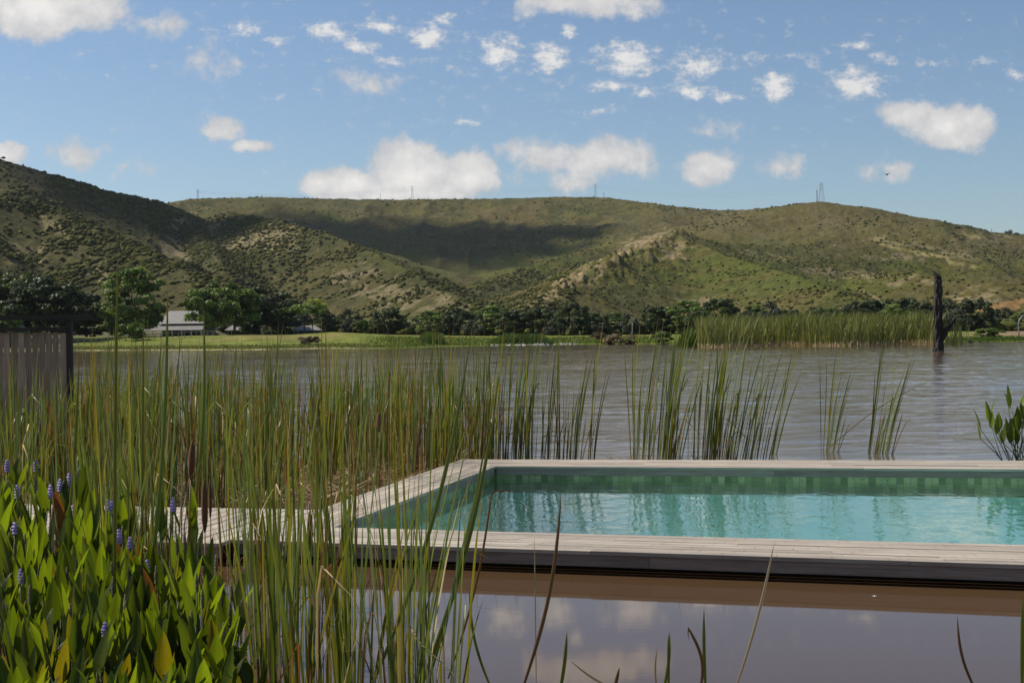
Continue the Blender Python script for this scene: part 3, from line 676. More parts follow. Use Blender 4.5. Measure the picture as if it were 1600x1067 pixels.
pool = empty('swimming_pool', FLi, label='long turquoise swimming pool with a green tiled waterline set into the timber deck', cat='swimming pool')
def ppart(name, mb, m):
    o = mb.build(name, m, pool); o.location = -Vector(pool.location); return o
ps = .045
q = [FLi + perpF * ps + perpL * ps, FRi + perpF * ps, BRi - perpF * ps, BLi - perpF * ps + perpL * ps]
b = MB(); zf = -1.35
b.face([c3(p, zf) for p in q])
for i in range(4):
    p0, p1 = q[i], q[(i + 1) % 4]; b.face([c3(p0, zf), c3(p1, zf), c3(p1, -.16), c3(p0, -.16)])
ppart('pool_shell', b, M['poolshell'])
b = MB()
for i in range(4):
    p0, p1 = q[i], q[(i + 1) % 4]; L = (p1 - p0).length; b.face([c3(p0, -.16), c3(p1, -.16), c3(p1, ZD - .035), c3(p0, ZD - .035)], [(0, 0), (L, 0), (L, .32), (0, .32)])
ppart('tile_band', b, M['tiles'])
b = MB(); b.face([c3(p, .015) for p in q]); ppart('pool_water', b, M['poolwater'])

qo = [FLo - perpF * .3 - perpL * .3, FRo - perpF * .3, BRo + perpF * .22, BLo + perpF * .22 - perpL * .3]
big_ = [(-260, -3, 0), (260, -3, 0), (260, 330, 0), (-260, 330, 0)]
b = MB()
for i in range(4):
    j = (i + 1) % 4; b.face([big_[i], big_[j], c3(qo[j], 0), c3(qo[i], 0)])
gx0, gx1 = math.atan((-420 - 800) / F), math.atan((2000 - 800) / F)
wa, wr = np.meshgrid(np.linspace(gx0, gx1, 900), np.geomspace(19.95, 300, 760))
wx, wy = wr * np.sin(wa), wr * np.cos(wa)
def waves(x, y):
    c_, s_ = math.cos(.18), math.sin(.18); u = x * c_ + y * s_; v = -x * s_ + y * c_
    h = .040 * fbm(u / 1.5 + .4 * fbm(x / 2, y / 2, 2, 5), v / .62, 2, 101) + .028 * fbm(u / .55 - v * .15, v / .26, 2, 103) + .05 * fbm(u / 4.5, v / 2.1, 2, 105)
    return h * .68 * (.65 + .9 * (fbm(x / 16, y / 22, 3, 107) + .5))
wz = .004 + ss(19.95, 24, wr) * (.045 + waves(wx, wy)); wz = np.maximum(wz, .003)
widx = np.arange(wa.size).reshape(wa.shape); wf = np.stack([widx[:-1, :-1], widx[:-1, 1:], widx[1:, 1:], widx[1:, :-1]], -1).reshape(-1, 4)
nv0 = len(b.v); allv = np.concatenate([np.array(b.v, float), np.stack([wx, wy, wz], -1).reshape(-1, 3)]); allf = np.concatenate([np.array(b.f), wf + nv0])
lko = link('lake', np_mesh('lake', allv, allf, True), M['lake'], label='muddy brown lake reflecting the sky', cat='lake', kind='structure')

# ---------------------------------------------------------------- trees and shrubs of the far shore
def limbs(h, spread, n, r0, fork=.35):
    mb = MB(); tips = []
    tr = [Vector((0, 0, -.3))]; x = y = 0
    top = h * fork
    for i in range(1, 5): x += random.uniform(-.06, .06) * h * .3; y += random.uniform(-.06, .06) * h * .3; tr.append(Vector((x, y, top * i / 4)))
    mb.tube(tr, [r0 * (1.25 - .12 * i) for i in range(5)], 8, jit=.08)
    for k in range(n):
        a = k * 6.283 / n + random.uniform(-.4, .4); e = random.uniform(.35, 1.0)
        p0 = tr[-1] - Vector((0, 0, random.uniform(0, top * .3))); p = p0.copy(); pts = [p0]
        tgt = Vector((math.cos(a) * spread * e, math.sin(a) * spread * e, h * random.uniform(.6, .92)))
        for j in range(1, 5): pts.append(p0.lerp(tgt, j / 4) + Vector((random.uniform(-.1, .1), random.uniform(-.1, .1), .35 * math.sin(j / 4 * 3.14))) * spread * .25)
        mb.tube(pts, [r0 * .55 * (1 - .2 * j) for j in range(5)], 6); tips += pts[2:]
    return mb, tips
def crown(name, h, w, nclump, nleaf, leaf, zlo=.3, clr=.24, shape='round', seed=0):
    g = np.random.default_rng(seed); cs = []; rs = []
    while len(cs) < nclump:
        p = g.uniform(-1, 1, 3); q = np.linalg.norm(p)
        if q > 1 or q < .35: continue
        if shape == 'umbrella': p[2] = abs(p[2]) * .7 + .1 * g.uniform(-1, 1); p[:2] *= 1.0
        if shape == 'spread' and p[2] < -.2 and g.uniform() < .6: continue
        cs.append((p[0] * w / 2, p[1] * w / 2, h * (zlo + (1 - zlo) / 2) + p[2] * h * (1 - zlo) / 2)); rs.append(clr * w / 2 * g.uniform(.6, 1.3))
    nleaf = int(nleaf * 1.7); cs = np.array(cs); rs = np.array(rs); ct = g.uniform(.6, 1.5, nclump)
    k = g.integers(0, nclump, nleaf); d = g.normal(size=(nleaf, 3)); d /= np.linalg.norm(d, axis=1)[:, None]
    d[:, 2] = np.where(d[:, 2] < -.3, -d[:, 2], d[:, 2])
    rad = rs[k] * g.uniform(.55, 1.12, nleaf); P = cs[k] + d * rad[:, None] * np.array([1, 1, .75])
    nrm = d + g.normal(size=(nleaf, 3)) * .55; nrm /= np.linalg.norm(nrm, axis=1)[:, None]
    t = np.cross(nrm, g.normal(size=(nleaf, 3))); t /= np.linalg.norm(t, axis=1)[:, None]; bt = np.cross(nrm, t)
    s = leaf * g.uniform(.6, 1.3, nleaf)[:, None]
    V = np.stack([P - t * s * .5, P + bt * s * .32, P + t * s * .5, P - bt * s * .32], 1).reshape(-1, 3)
    Fc = np.arange(nleaf * 4).reshape(-1, 4)
    return np_mesh(name, V, Fc, tint=ct[k] * g.uniform(.75, 1.25, nleaf))
def tree_proto(name, h, w, m, nclump=34, nleaf=6000, leaf=.5, zlo=.25, clr=.26, shape='round', seed=1, trunk=.25, fork=.35, nl=6, barkm='bark'):
    t = empty(name); mb, _ = limbs(h, w * .36, nl, trunk, fork); mb.build('trunk', M[barkm], t, True)
    kid(t, link('crown', crown('crown', h, w, nclump, nleaf, leaf, zlo, clr, shape, seed), M[m], t)); return t
protos = {}
used = set()
def plant_tree(kind, px, dist, h, w=None, rz=None, label='', cat='tree', group=None, m=None, z=None):
    spec = TREES[kind]
    if kind not in protos:
        protos[kind] = spec['make'](); o = protos[kind]
    else: o = copy_tree(protos[kind])
    x, y = azx(px, dist)
    o.location = (x, y, (hz(x, y) if z is None else z) - .15); o.rotation_euler = (0, 0, random.uniform(0, 6.28) if rz is None else rz)
    s = h / spec['h']; sw = (w / spec['w']) if w else s * random.uniform(.9, 1.15); o.scale = (sw, sw, s)
    return props(o, label, cat, group)
TREES = {
 'broad_tree': dict(h=10, w=12, make=lambda: tree_proto('broad_tree', 10, 12, 'tree_dark', 56, 10000, .55, .12, .24, 'spread', 3)),
 'leafy_tree': dict(h=12, w=10, make=lambda: tree_proto('leafy_tree', 12, 10, 'tree_mid', 60, 11000, .5, .0, .22, 'round', 4)),
 'bright_tree': dict(h=10, w=11, make=lambda: tree_proto('bright_tree', 10, 11, 'tree_mid', 44, 9500, .55, .12, .25, 'spread', 5)),
 'dark_tree': dict(h=10, w=9, make=lambda: tree_proto('dark_tree', 10, 9, 'tree_dark', 44, 9000, .5, .02, .27, 'round', 6)),
 'umbrella_tree': dict(h=8, w=11, make=lambda: tree_proto('umbrella_tree', 8, 11, 'tree_mid', 26, 5000, .5, .45, .24, 'umbrella', 7, .2, .45)),
 'yellow_tree': dict(h=8, w=8, make=lambda: tree_proto('yellow_tree', 8, 8, 'tree_yellow', 20, 3500, .45, .4, .28, 'umbrella', 8, .16)),
 'river_tree': dict(h=9, w=11, make=lambda: tree_proto('river_tree', 9, 11, 'tree_dark', 40, 7000, .55, .02, .26, 'round', 9)),
 'grey_bush': dict(h=5, w=8, make=lambda: tree_proto('grey_bush', 5, 8, 'tree_grey', 26, 4000, .45, .0, .3, 'round', 10, .12, .2)),
 'green_bush': dict(h=3, w=5, make=lambda: tree_proto('green_bush', 3, 5, 'bush_green', 22, 3500, .32, -.1, .3, 'round', 11, .06, .2)),
 'brown_bush': dict(h=3, w=5, make=lambda: tree_proto('brown_bush', 3, 5, 'bush_brown', 22, 3500, .3, -.1, .3, 'round', 12, .06, .2)),
}
def ht(px_h, dist): return px_h * dist / F
for (k, px, d, ph, pw, lab) in [
    ('broad_tree', 8, 330, 96, 110, 'tall olive green tree at the left edge behind the dark timber beam'),
    ('broad_tree', 72, 318, 86, 130, 'widest dark spreading tree, behind the dark timber beam on the left'),
    ('green_bush', 10, 300, 44, 60, 'bright green bush under the dark trees at the far left edge'),
    ('dark_tree', 135, 345, 66, 70, 'low dark tree between the widest spreading tree and the tall leafy green tree'),
    ('leafy_tree', 211, 318, 100, 98, 'tall leafy green tree left of the big grey roofed house'),
    ('leafy_tree', 180, 335, 60, 50, 'smaller green tree tucked against the left side of the tall leafy tree'),
    ('green_bush', 205, 300, 26, 40, 'yellow green bush at the foot of the tall leafy tree'),
    ('bright_tree', 334, 318, 78, 84, 'mid green open crowned tree in front of the big grey roof'),
    ('bright_tree', 366, 330, 76, 84, 'mid green tree just left of the darkest tree by the houses'),
    ('dark_tree', 400, 335, 74, 66, 'darkest round tree in the middle of the house tree group'),
    ('dark_tree', 438, 345, 66, 62, 'dark tree with layered boughs right of the darkest tree'),
    ('umbrella_tree', 475, 330, 46, 74, 'flat topped green tree over the small right hand house'),
    ('yellow_tree', 490, 345, 56, 42, 'small yellow crowned tree rising behind the flat topped tree'),
    ('grey_bush', 418, 306, 14, 24, 'rounded grey green bush on the lawn before the dark trees'),
    ('green_bush', 566, 300, 20, 26, 'round green bush at the right end of the lawn'),
    ('brown_bush', 970, 262, 20, 50, 'wide brown bush at the water edge of the far shore'),
    ('green_bush', 945, 264, 12, 30, 'low green bush against the left side of the wide brown bush'),
    ('green_bush', 1036, 262, 18, 32, 'round green bush at the water edge left of the tall reed bed'),
    ('brown_bush', 935, 300, 12, 26, 'small brownish bush behind the wide brown bush'),
    ('green_bush', 1545, 255, 14, 44, 'leafy bright green bush on the shore right of the burnt trunk'),
    ('brown_bush', 483, 262, 13, 34, 'low dark bush on the bank below the yellow crowned tree'),
    ('yellow_tree', 824, 300, 20, 9, 'tiny yellow topped sapling on the far shore before the dark trees'),
    ]:
    plant_tree(k, px, d, ht(ph, d) * 1.02, ht(pw, d) * .95, label=lab, cat='bush' if 'bush' in k else 'tree')
# the wooded foot of the hills
rowp = [(520, 24, 330, 0), (548, 36, 345, 1), (590, 34, 350, 0), (612, 50, 340, 0), (640, 30, 360, 1), (668, 46, 350, 0), (700, 40, 355, 0), (716, 52, 372, 0), (745, 36, 350, 1), (772, 56, 352, 0), (800, 48, 345, 0), (822, 38, 360, 0),
        (846, 52, 350, 0), (868, 30, 335, 1), (893, 62, 342, 0), (925, 44, 360, 0), (940, 28, 338, 1), (965, 42, 362, 0), (990, 36, 345, 1), (1025, 54, 348, 0), (1048, 46, 360, 0), (1072, 62, 345, 0), (1098, 44, 338, 0), (1130, 66, 352, 0),
        (1155, 40, 335, 1), (1180, 52, 358, 0), (1212, 54, 345, 1), (1240, 44, 350, 0), (1270, 48, 352, 0), (1296, 46, 370, 0), (1330, 50, 350, 0), (1352, 58, 380, 0), (1376, 60, 392, 0), (1400, 50, 350, 0), (1420, 62, 385, 0), (1444, 54, 360, 0),
        (1470, 60, 372, 0), (1496, 48, 340, 1), (1522, 58, 350, 0), (1548, 40, 362, 0), (1568, 38, 372, 1), (1596, 34, 365, 0), (1630, 50, 360, 0), (1680, 50, 350, 0), (470, 30, 370, 1), (-60, 80, 330, 0), (-120, 70, 330, 0),
        (110, 34, 372, 0), (150, 30, 368, 0), (185, 32, 375, 0), (215, 28, 372, 0), (335, 34, 378, 0), (372, 40, 372, 0), (410, 44, 370, 0), (446, 40, 368, 0), (478, 34, 380, 0), (505, 36, 372, 0), (60, 36, 366, 0), (25, 36, 370, 0)]
for i, (px, ph, d, kk) in enumerate(rowp):
    if px > 560: ph *= .86
    if px > 600 and not kk and i % 4 == 1: kk = 2
    k = ('river_tree', 'grey_bush', 'leafy_tree')[kk]
    zone = next(w_ for lim, w_ in ((0, 'left of the frame edge trees'), (560, 'right of the house trees'), (660, 'left of the sedge patch'), (765, 'above the olive sedge patch'), (870, 'above the white birds'), (940, 'left of the wide brown bush'), (1010, 'above the wide brown bush'),
        (1090, 'above the round shore bush'), (1200, 'above the left end of the reed bed'), (1320, 'above the middle of the reed bed'), (1450, 'above the right end of the reed bed'), (1560, 'right of the burnt trunk'), (9999, 'by the arched pole')) if px < lim)
    size = 'tall' if ph >= 50 else 'mid sized' if ph >= 38 else 'low'
    col_ = ('dense dark green', 'grey green bushy', 'lighter green leafy')[kk]
    plant_tree(k, px + random.uniform(-5, 5), d, ht(ph, d) * .98, ht(ph, d) * random.uniform(1.0, 1.45), label='%s %s tree %s' % (size, col_, zone), group='%s %s trees %s' % (size, col_, zone))
for px, d, ph in [(1522, 1880, 7), (1574, 1880, 6), (1580, 1880, 7), (1590, 1880, 4)]:
    plant_tree('dark_tree', px, d, ht(ph, d), ht(6, d), label='tiny lone tree on the far right skyline', group='tiny trees on the skyline')
# bare dead tree up on the right slope
t = empty('dead_tree', label='small bare dead tree high on the right hillside', cat='tree')
x, y = azx(1558, 900); t.location = (x, y, hz(x, y) - .2); mb, tips = limbs(7.5, 2.4, 7, .22, .5); mb.build('trunk', M['bark'], t, True)
t = empty('dead_tree', label='pale leafless dead tree standing in the dark trees above the wide brown bush', cat='tree')
x, y = azx(988, 318); t.location = (x, y, hz(x, y)); mb, tips = limbs(5.4, .9, 5, .11, .5); mb.build('trunk', M['rail_wood'], t, True)

# ---------------------------------------------------------------- blades: one reed leaf
def blade(L, w, lean, az, face, curve=1.8, fold=None, seg=9, tw=.5, base=(0, 0, 0), wprof=None, keel=.18):
    """returns verts (3 per ring), faces, uvs; grows from base, leaning towards az"""
    V = []; UVs = []; p = np.array(base, float)
    ux, uy = math.cos(az), math.sin(az); prev = None
    for i in range(seg + 1):
        t = i / seg
        ang = lean * curve * t ** (curve - 1)               # angle from vertical along the blade
        if fold and t > fold[0]: ang = ang + (fold[1] - ang) * min(1, (t - fold[0]) / .07)
        if i: st = L / seg; p = p + np.array([math.sin(ang) * ux, math.sin(ang) * uy, math.cos(ang)]) * st
        ww = (w / 2) * (wprof(t) if wprof else (min(1, .62 + t * 1.6) * (1 - max(0, (t - .62) / .38) ** 1.8) + .03))
        fa = face + tw * t; s = np.array([math.cos(fa), math.sin(fa), 0]); n = np.array([-math.sin(fa), math.cos(fa), 0])
        V += [p - s * ww, p + n * ww * keel * 2, p + s * ww]; UVs += [t] * 3
    Fs = []
    for i in range(seg):
        a = i * 3; Fs += [(a, a + 1, a + 4, a + 3), (a + 1, a + 2, a + 5, a + 4)]
    return np.array(V), Fs, UVs
def blades_mesh(name, items, smooth=True):
    v = []; f = []; uv = []; tn = []; o = 0
    for (V, Fs, U), t in items:
        v.append(V)
        for q in Fs: f.append([k + o for k in q]); uv += [c for k in q for c in (U[k] if isinstance(U[k], tuple) else (.5, U[k]))]; tn.append(t)
        o += len(V)
    me = np_mesh(name, np.concatenate(v), f, smooth, tint=tn)
    ul = me.uv_layers.new(name='UVMap'); ul.data.foreach_set('uv', uv); return me
rd = random.Random(5)
def pick_mat(dead):
    r = rd.random()
    if r < dead: return rd.choice(['reed_rust', 'reed_straw', 'reed_dark', 'reed_rust'])
    return rd.choice(['reed_green', 'reed_green', 'reed_blue', 'reed_olive'])
def make_clump(nm, n, h, w, spread, lean, laz=None, dead=.2, rad=.08, lazs=.8, folds=.08, short=.3):
    c = empty(nm)
    for i in range(n):
        a = rd.uniform(0, 6.283); r = rad * math.sqrt(rd.random()); dm = pick_mat(dead)
        isd = dm in ('reed_rust', 'reed_straw', 'reed_dark')
        L = h * rd.uniform(.72, 1.05) * (rd.uniform(.45, .95) if isd else 1) * (rd.uniform(.45, .8) if rd.random() < short else 1)
        ln = abs(rd.gauss(0, spread)) + .01; az = a
        vx = math.cos(a) * ln; vy = math.sin(a) * ln
        if laz is not None:
            vx += math.cos(laz) * lean * rd.uniform(.3, 1.7); vy += math.sin(laz) * lean * rd.uniform(.3, 1.7)
        az = math.atan2(vy, vx); ln = math.hypot(vx, vy) * (1.5 if isd else 1)
        fold = (rd.uniform(.5, .9), rd.uniform(1.4, 2.6)) if (rd.random() < folds or (isd and rd.random() < .35)) else None
        it = blade(L, w * rd.uniform(.7, 1.15) * (.75 if isd else 1), ln, az, rd.uniform(0, 3.14), rd.uniform(1.4, 2.4), fold, 10 if fold else 8, rd.uniform(-.8, .8), (math.cos(a) * r, math.sin(a) * r, -.12))
        kid(c, link('leaf', blades_mesh('leaf', [(it, rd.uniform(.75, 1.3))]), M[dm], c))
    return c
def put(o, x, y, z, rz, s, sz=None, **kw):
    o.location = (x, y, z); o.rotation_euler = (0, 0, rz); o.scale = (s, s, sz or s); return props(o, **kw)
class Bank:
    """prototypes of a kind; the first use takes the prototype itself, later uses copy it"""
    def __init__(s, ps): s.ps = ps; s.fresh = set(range(len(ps)))
    def get(s, i=None):
        i = rd.randrange(len(s.ps)) if i is None else i
        if s.fresh and i not in s.fresh: i = rd.choice(sorted(s.fresh)) if rd.random() < .3 else i
        if i in s.fresh: s.fresh.discard(i); return s.ps[i]
        return copy_tree(s.ps[i])
    def done(s):
        for i in s.fresh:
            for c in KIDS.get(s.ps[i].name, []): D.objects.remove(c)
            D.objects.remove(s.ps[i])

stand = Bank([make_clump('cattail_clump', rd.randint(11, 16), 2.0, .0175, .07, .03, 0, .26, .15) for _ in range(9)])
def on_deck(x, y):
    p = Vector((x, y, 0)); a = (p - FLo).dot(perpF) ; l = (p - FLo).dot(perpL)
    back = (p - BLo).dot(perpF)
    inpool = a < .3 and back > -.3 and l < .25
    wk = (p - o1).dot(side); wk0 = (p - o0).dot(side)
    inwalk = wk < .25 and wk0 > -.25 and (p - FLo).dot(perpL) > -.3
    return inpool or inwalk
# dense stand in the lake left of the deck
cnt = 0; tries = 0
ST = 'cattail clump in the dense reed stand left of the pool deck'
SG = 'clumps of the dense reed stand left of the deck'
def dens(px, d):
    base = np.interp(px, [-60, 0, 100, 250, 420, 445, 470, 500, 560, 640, 700, 745, 800], [1, 1, 1, 1, .9, .35, .25, .9, 1, 1, 1, .5, 0])
    return base
while cnt < 236 and tries < 20000:
    tries += 1
    d = rd.triangular(15.3, 31, 17.5); px = rd.uniform(-70, 775)
    if px > 470 and d > 25.5: continue
    if rd.random() > dens(px, d): continue
    if float(fbm(np.array([px / 26.0]), np.array([d / 2.2]), 2, 91)[0]) < -.06 and rd.random() < .85: continue
    x, y = azx(px, d)
    if on_deck(x, y): continue
    # open water just behind the walkway
    if d < 15.6 or (px > 430 and d < 16.2): continue
    h = rd.uniform(.82, 1.13) * (1.0 if px > 120 else .92)
    
    zone = next(w_ for lim, w_ in ((110, 'before the timber screen'), (240, 'below the tall leafy tree'), (330, 'below the big grey roof'), (450, 'below the dark house trees'), (560, 'below the yellow crowned tree'), (660, 'left of the side deck'), (999, 'by the far left deck corner')) if px < lim)
    row = 'front edge' if d < 17.6 else 'middle' if d < 22 else 'rear edge'
    s = h; o = put(stand.get(), x, y, 0, rd.uniform(-.7, .7), s * 1.05, s, label='cattail clump in the %s of the dense stand, %s' % (row, zone), cat='cattail clump', group='%s of the reed stand %s' % (row, zone)); cnt += 1
stand.done()
# thin row of clumps standing in the lake beyond the far deck
far = Bank([make_clump('cattail_clump', int(n * 1.25), 2.0, .0175, .05, .06, .1, .2, rad, folds=.12, short=.35) for n, rad in ((13, .13), (20, .17), (36, .24), (9, .09), (7, .09), (18, .22))])
# px of base, distance, proto, scale, lean, label
rows = [(752, 19.6, 5, .98, 0, 'cattail clump nearest the far left corner of the deck'),
        (772, 19.7, 1, 1.02, 0, 'cattail clump just right of the deck corner clump'),
        (798, 19.8, 2, .98, 0, 'broad cattail clump a little right of the far left deck corner'),
        (830, 19.7, 1, 1.0, 0, 'tall narrow cattail clump left of the four thin clumps behind the pool'),
        (855, 19.8, 3, .98, 0, 'thin cattail clump first of four standing behind the left half of the pool'),
        (881, 19.7, 0, .96, 0, 'thin cattail clump second of four standing behind the left half of the pool'),
        (897, 19.8, 3, .9, .3, 'thin cattail clump third of four standing behind the left half of the pool'),
        (922, 19.7, 4, .96, .3, 'thin cattail clump fourth of four, left of the open gap of water'),
        (990, 19.8, 4, 1.0, -.2, 'sparse cattail clump right of the open gap of water'),
        (1003, 20.2, 3, 1.02, .3, 'sparse cattail clump leaning against the bushy central clump'),
        (1028, 19.7, 2, 1.02, .25, 'bushy cattail clump first of the two biggest behind the pool'),
        (1046, 19.9, 0, .96, .6, 'slender cattail clump between the two biggest ones behind the pool'),
        (1098, 19.7, 2, 1.0, .2, 'bushy cattail clump second of the two biggest behind the pool'),
        (1122, 19.8, 1, 1.05, .5, 'cattail clump leaning right beside the second biggest clump'),
        (1148, 20.0, 5, .92, .9, 'wide leaning cattail clump right of the two biggest'),
        (1180, 19.9, 5, .86, .8, 'cattail clump with bent leaf tips behind the middle of the pool'),
        (1207, 21.4, 4, .92, 1.1, 'small strongly leaning cattail clump before the isolated clumps'),
        (1290, 21.9, 4, .92, .5, 'isolated cattail clump, left one of the last pair on the right'),
        (1300, 21.7, 3, .78, .9, 'short isolated cattail clump leaning beside the left one of the last pair'),
        (1366, 21.5, 0, .94, .8, 'isolated cattail clump furthest right in the lake'),
        (1384, 21.4, 3, .86, 1.0, 'slim cattail clump leaning right at the end of the row')]
for px, d, pi, s, ln, lab in rows:
    x, y = azx(px, d + .35); s *= 1.13; o = put(far.get(pi), x, y, 0, rd.uniform(-.25, .25), s * 1.02, s, label=lab, cat='cattail clump', group='cattail clumps in the lake beyond the pool')
    o.rotation_euler[1] = ln * .16
far.done()
# near clumps in the pond before the deck
near = Bank([make_clump('cattail_clump', rd.randint(11, 15), 2.0, .0165, .085, .01, .05, .30, .12, folds=.06) for _ in range(8)])
NL = 'near cattail clump rising from the pond at the bottom of the picture'
NG = 'near cattail clumps in front of the deck'
for i in range(15):
    px = rd.triangular(385, 735, 540); d = rd.uniform(5.9, 7.6)
    x, y = azx(px, d); s = rd.uniform(.80, .98)
    zone = 'left of the lone cattail head' if px < 480 else 'below the front left deck corner' if px < 560 else 'below the near corner of the pool' if px < 650 else 'at the right end of the near reeds'
    row = 'nearest' if d < 6.7 else 'rear'
    put(near.get(), x, y, 0, rd.uniform(-.5, .5), s, s, label='%s cattail clump in the near pond, %s' % (row, zone), cat='cattail clump', group='%s near clumps %s' % (row, zone))
for i in range(21):
    px = rd.uniform(120, 430); d = rd.uniform(7.8, 11.5); x, y = azx(px, d); s = rd.uniform(.74, .97)
    zone = '%s, %s the walkway' % ('right of the brown cattail heads' if px > 335 else 'around the brown cattail heads' if px > 235 else 'left of the brown cattail heads', 'close before' if d > 9.6 else 'well before')
    put(near.get(), x, y, 0, rd.uniform(-.5, .5), s, s, label='cattail clump among broad leaved plants ' + zone, cat='cattail clump', group='cattails among broad leaved plants ' + zone)
for i in range(9):
    px = rd.uniform(-60, 150); d = rd.uniform(10.5, 13.2); x, y = azx(px, d); s = rd.uniform(.7, .9)
    put(near.get(), x, y, 0, rd.uniform(-.5, .5), s, s, label='cattail clump behind the broad leaved plants at the far left', cat='cattail clump', group='cattails behind the broad leaved plants')
near.done()
# single leaves and stalks one can tell apart: traced base pixel -> tip pixel at a distance
def strand(p0, p1, d, w, m, label, bend=0.0, fold=None, name='reed_leaf', cat='reed leaf', tipd=0.0, z0=None, hook=None):
    a = atd(*p0, d); e = atd(*p1, d + tipd); a = np.array(a); e = np.array(e)
    n = 14; V = []; U = []
    dirv = e - a; Ln = np.linalg.norm(dirv); sidev = np.cross(dirv / Ln, np.array([0, 1, 0])); sidev /= np.linalg.norm(sidev)
    pts = [a + dirv * (i / n) + sidev * bend * Ln * math.sin(math.pi * i / n) for i in range(n + 1)]
    if hook: pts += [pts[-1] + (atd(*h_, d) - atd(*p1, d)) for h_ in hook]
    k = len(pts) - 1
    for i, p in enumerate(pts):
        t = i / k; tt = pts[min(i + 1, k)] - pts[max(i - 1, 0)]; tt = tt / np.linalg.norm(tt)
        s = np.cross(tt, np.array([.25, .97, .1])); s /= np.linalg.norm(s); nn = np.cross(tt, s)
        ww = w / 2 * (min(1, .6 + t * 1.5) * (1 - max(0, (t - .6) / .4) ** 1.8) + .05)
        V += [p - s * ww, p + nn * ww * .45, p + s * ww]; U += [t] * 3
    Fs = []
    for i in range(k):
        q = i * 3; Fs += [(q, q + 1, q + 4, q + 3), (q + 1, q + 2, q + 5, q + 4)]
    V = np.array(V); o_ = V[1].copy(); V = V - o_
    o = link(name, blades_mesh(name, [((V, Fs, U), 1.0)]), M[m], loc=tuple(o_)); return props(o, label, cat)
strand((181, 1090), (184, 388), 7.4, .022, 'reed_olive', 'tallest green reed leaf, rising above the lake against the dark hillside', .004)
strand((222, 1000), (262, 436), 8.0, .024, 'reed_green', 'tall green reed leaf leaning right beside the tallest one', -.02)
strand((222, 900), (224, 500), 8.6, .02, 'reed_olive', 'upright green reed leaf with a rusty tip left of the big grey roof', .0)
strand((100, 900), (124, 545), 8.8, .022, 'reed_olive', 'bright yellow green reed leaf before the end post of the timber screen', -.01)
strand((290, 880), (318, 478), 9.0, .024, 'reed_green', 'broad green reed leaf with a pale tip before the big grey roof', -.03)
strand((560, 1120), (738, 510), 6.6, .019, 'reed_green', 'broad green reed leaf sweeping up right to a pale tip by the far shore', -.04)
strand((640, 1120), (776, 628), 6.6, .022, 'reed_green', 'thick green reed leaf crossing the corner of the pool', -.03)
strand((655, 1110), (765, 655), 6.7, .015, 'reed_green', 'second green reed leaf just behind the thick one crossing the pool corner', -.02)
strand((815, 1080), (877, 768), 6.4, .017, 'reed_dark', 'dark brown dry stalk crossing the deck edge left of centre', -.04)
strand((838, 1080), (835, 835), 6.5, .006, 'reed_straw', 'hair thin pale stalk just right of the dark brown stalk', .0)
strand((1148, 1080), (1210, 846), 6.4, .013, 'reed_straw', 'straw coloured dry stalk leaning right in the pond, right of centre', -.02)
strand((874, 1085), (886, 986), 6.3, .016, 'reed_green', 'short green shoot in the pond below the dark brown stalk', -.02)
strand((772, 1085), (733, 912), 6.5, .013, 'reed_green', 'green shoot leaning left in the pond beside the near cattails', .06)
strand((1028, 1085), (1027, 1010), 6.2, .009, 'reed_straw', 'pale thin shoot at the left of the small shoot group', .05)
strand((1035, 1085), (1046, 985), 6.3, .014, 'reed_green', 'green shoot in the middle of the small shoot group', -.04)
strand((1045, 1085), (1044, 990), 6.3, .012, 'reed_olive', 'narrow olive shoot at the right of the small shoot group', .0)
strand((1092, 1085), (1078, 985), 6.3, .014, 'reed_dark', 'brown shoot with a curled tip right of the small shoot group', -.12, hook=[(1076, 980), (1075, 990), (1077, 1000)])
strand((1103, 1085), (1100, 950), 6.4, .015, 'reed_green', 'tallest single green shoot in the open pond', .01)
strand((1528, 1085), (1496, 962), 6.4, .012, 'reed_dark', 'dark curved stalk in the pond near the right edge', .07)
strand((1597, 1085), (1598, 925), 6.3, .016, 'reed_olive', 'green shoot with a pale tip cut by the right edge', .0)
strand((985, 1085), (890, 1031), 6.4, .010, 'reed_straw', 'pale bent stalk lying low across the pond', .06)
strand((958, 1085), (968, 1042), 6.3, .015, 'reed_dark', 'short brown stub standing in the pond', .0)
strand((700, 1060), (768, 772), 6.8, .011, 'reed_rust', 'arching rusty stalk whose pale tip hangs over the pool', -.03, hook=[(776, 767), (790, 766), (800, 772)])
strand((1283, 706), (1281, 556), 22.3, .011, 'reed_blue', 'single straight reed leaf beside the last pair of clumps', .0)
strand((1296, 700), (1462, 590), 22.2, .016, 'reed_straw', 'dry reed stalk arching right over the water between the last clumps', .05)

# brown cattail heads
def cattail(px, ytop, ybot, d, basepy, label, tilt=0, wpx=10):
    t = empty('cattail_spike', label=label, cat='cattail'); z1 = atd(px, ytop, d)[2]; z0 = atd(px, ybot, d)[2]; p = atd(px, ytop, d)
    r = wpx / 2 * d / F; t.location = (p[0], p[1], 0)
    dx = tilt
    b = MB(); b.tube([(0 - dx, 0, -.15), (-dx * .5, 0, z0 * .5), (0, 0, z0 + .01)], [.005, .005, .004], 6); b.build('stalk', M['reed_green'], t, True)
    b = MB(); Lh = z1 - z0; prof = [0, .6, .92, 1, 1, .98, .9, .55, .12]
    b.tube([(dx * .25 * i / 8, 0, z0 + Lh * i / 8) for i in range(9)], [max(.001, q * r) for q in prof], 10); b.tube([(dx * .25, 0, z1), (dx * .3, 0, z1 + .03)], [.002, .001], 5)
    b.build('seed_head', M['catbrown'], t, True)
cattail(297, 686, 752, 8.4, 0, 'tall brown cattail head left of the walkway, tilted to the right', .06, 10)
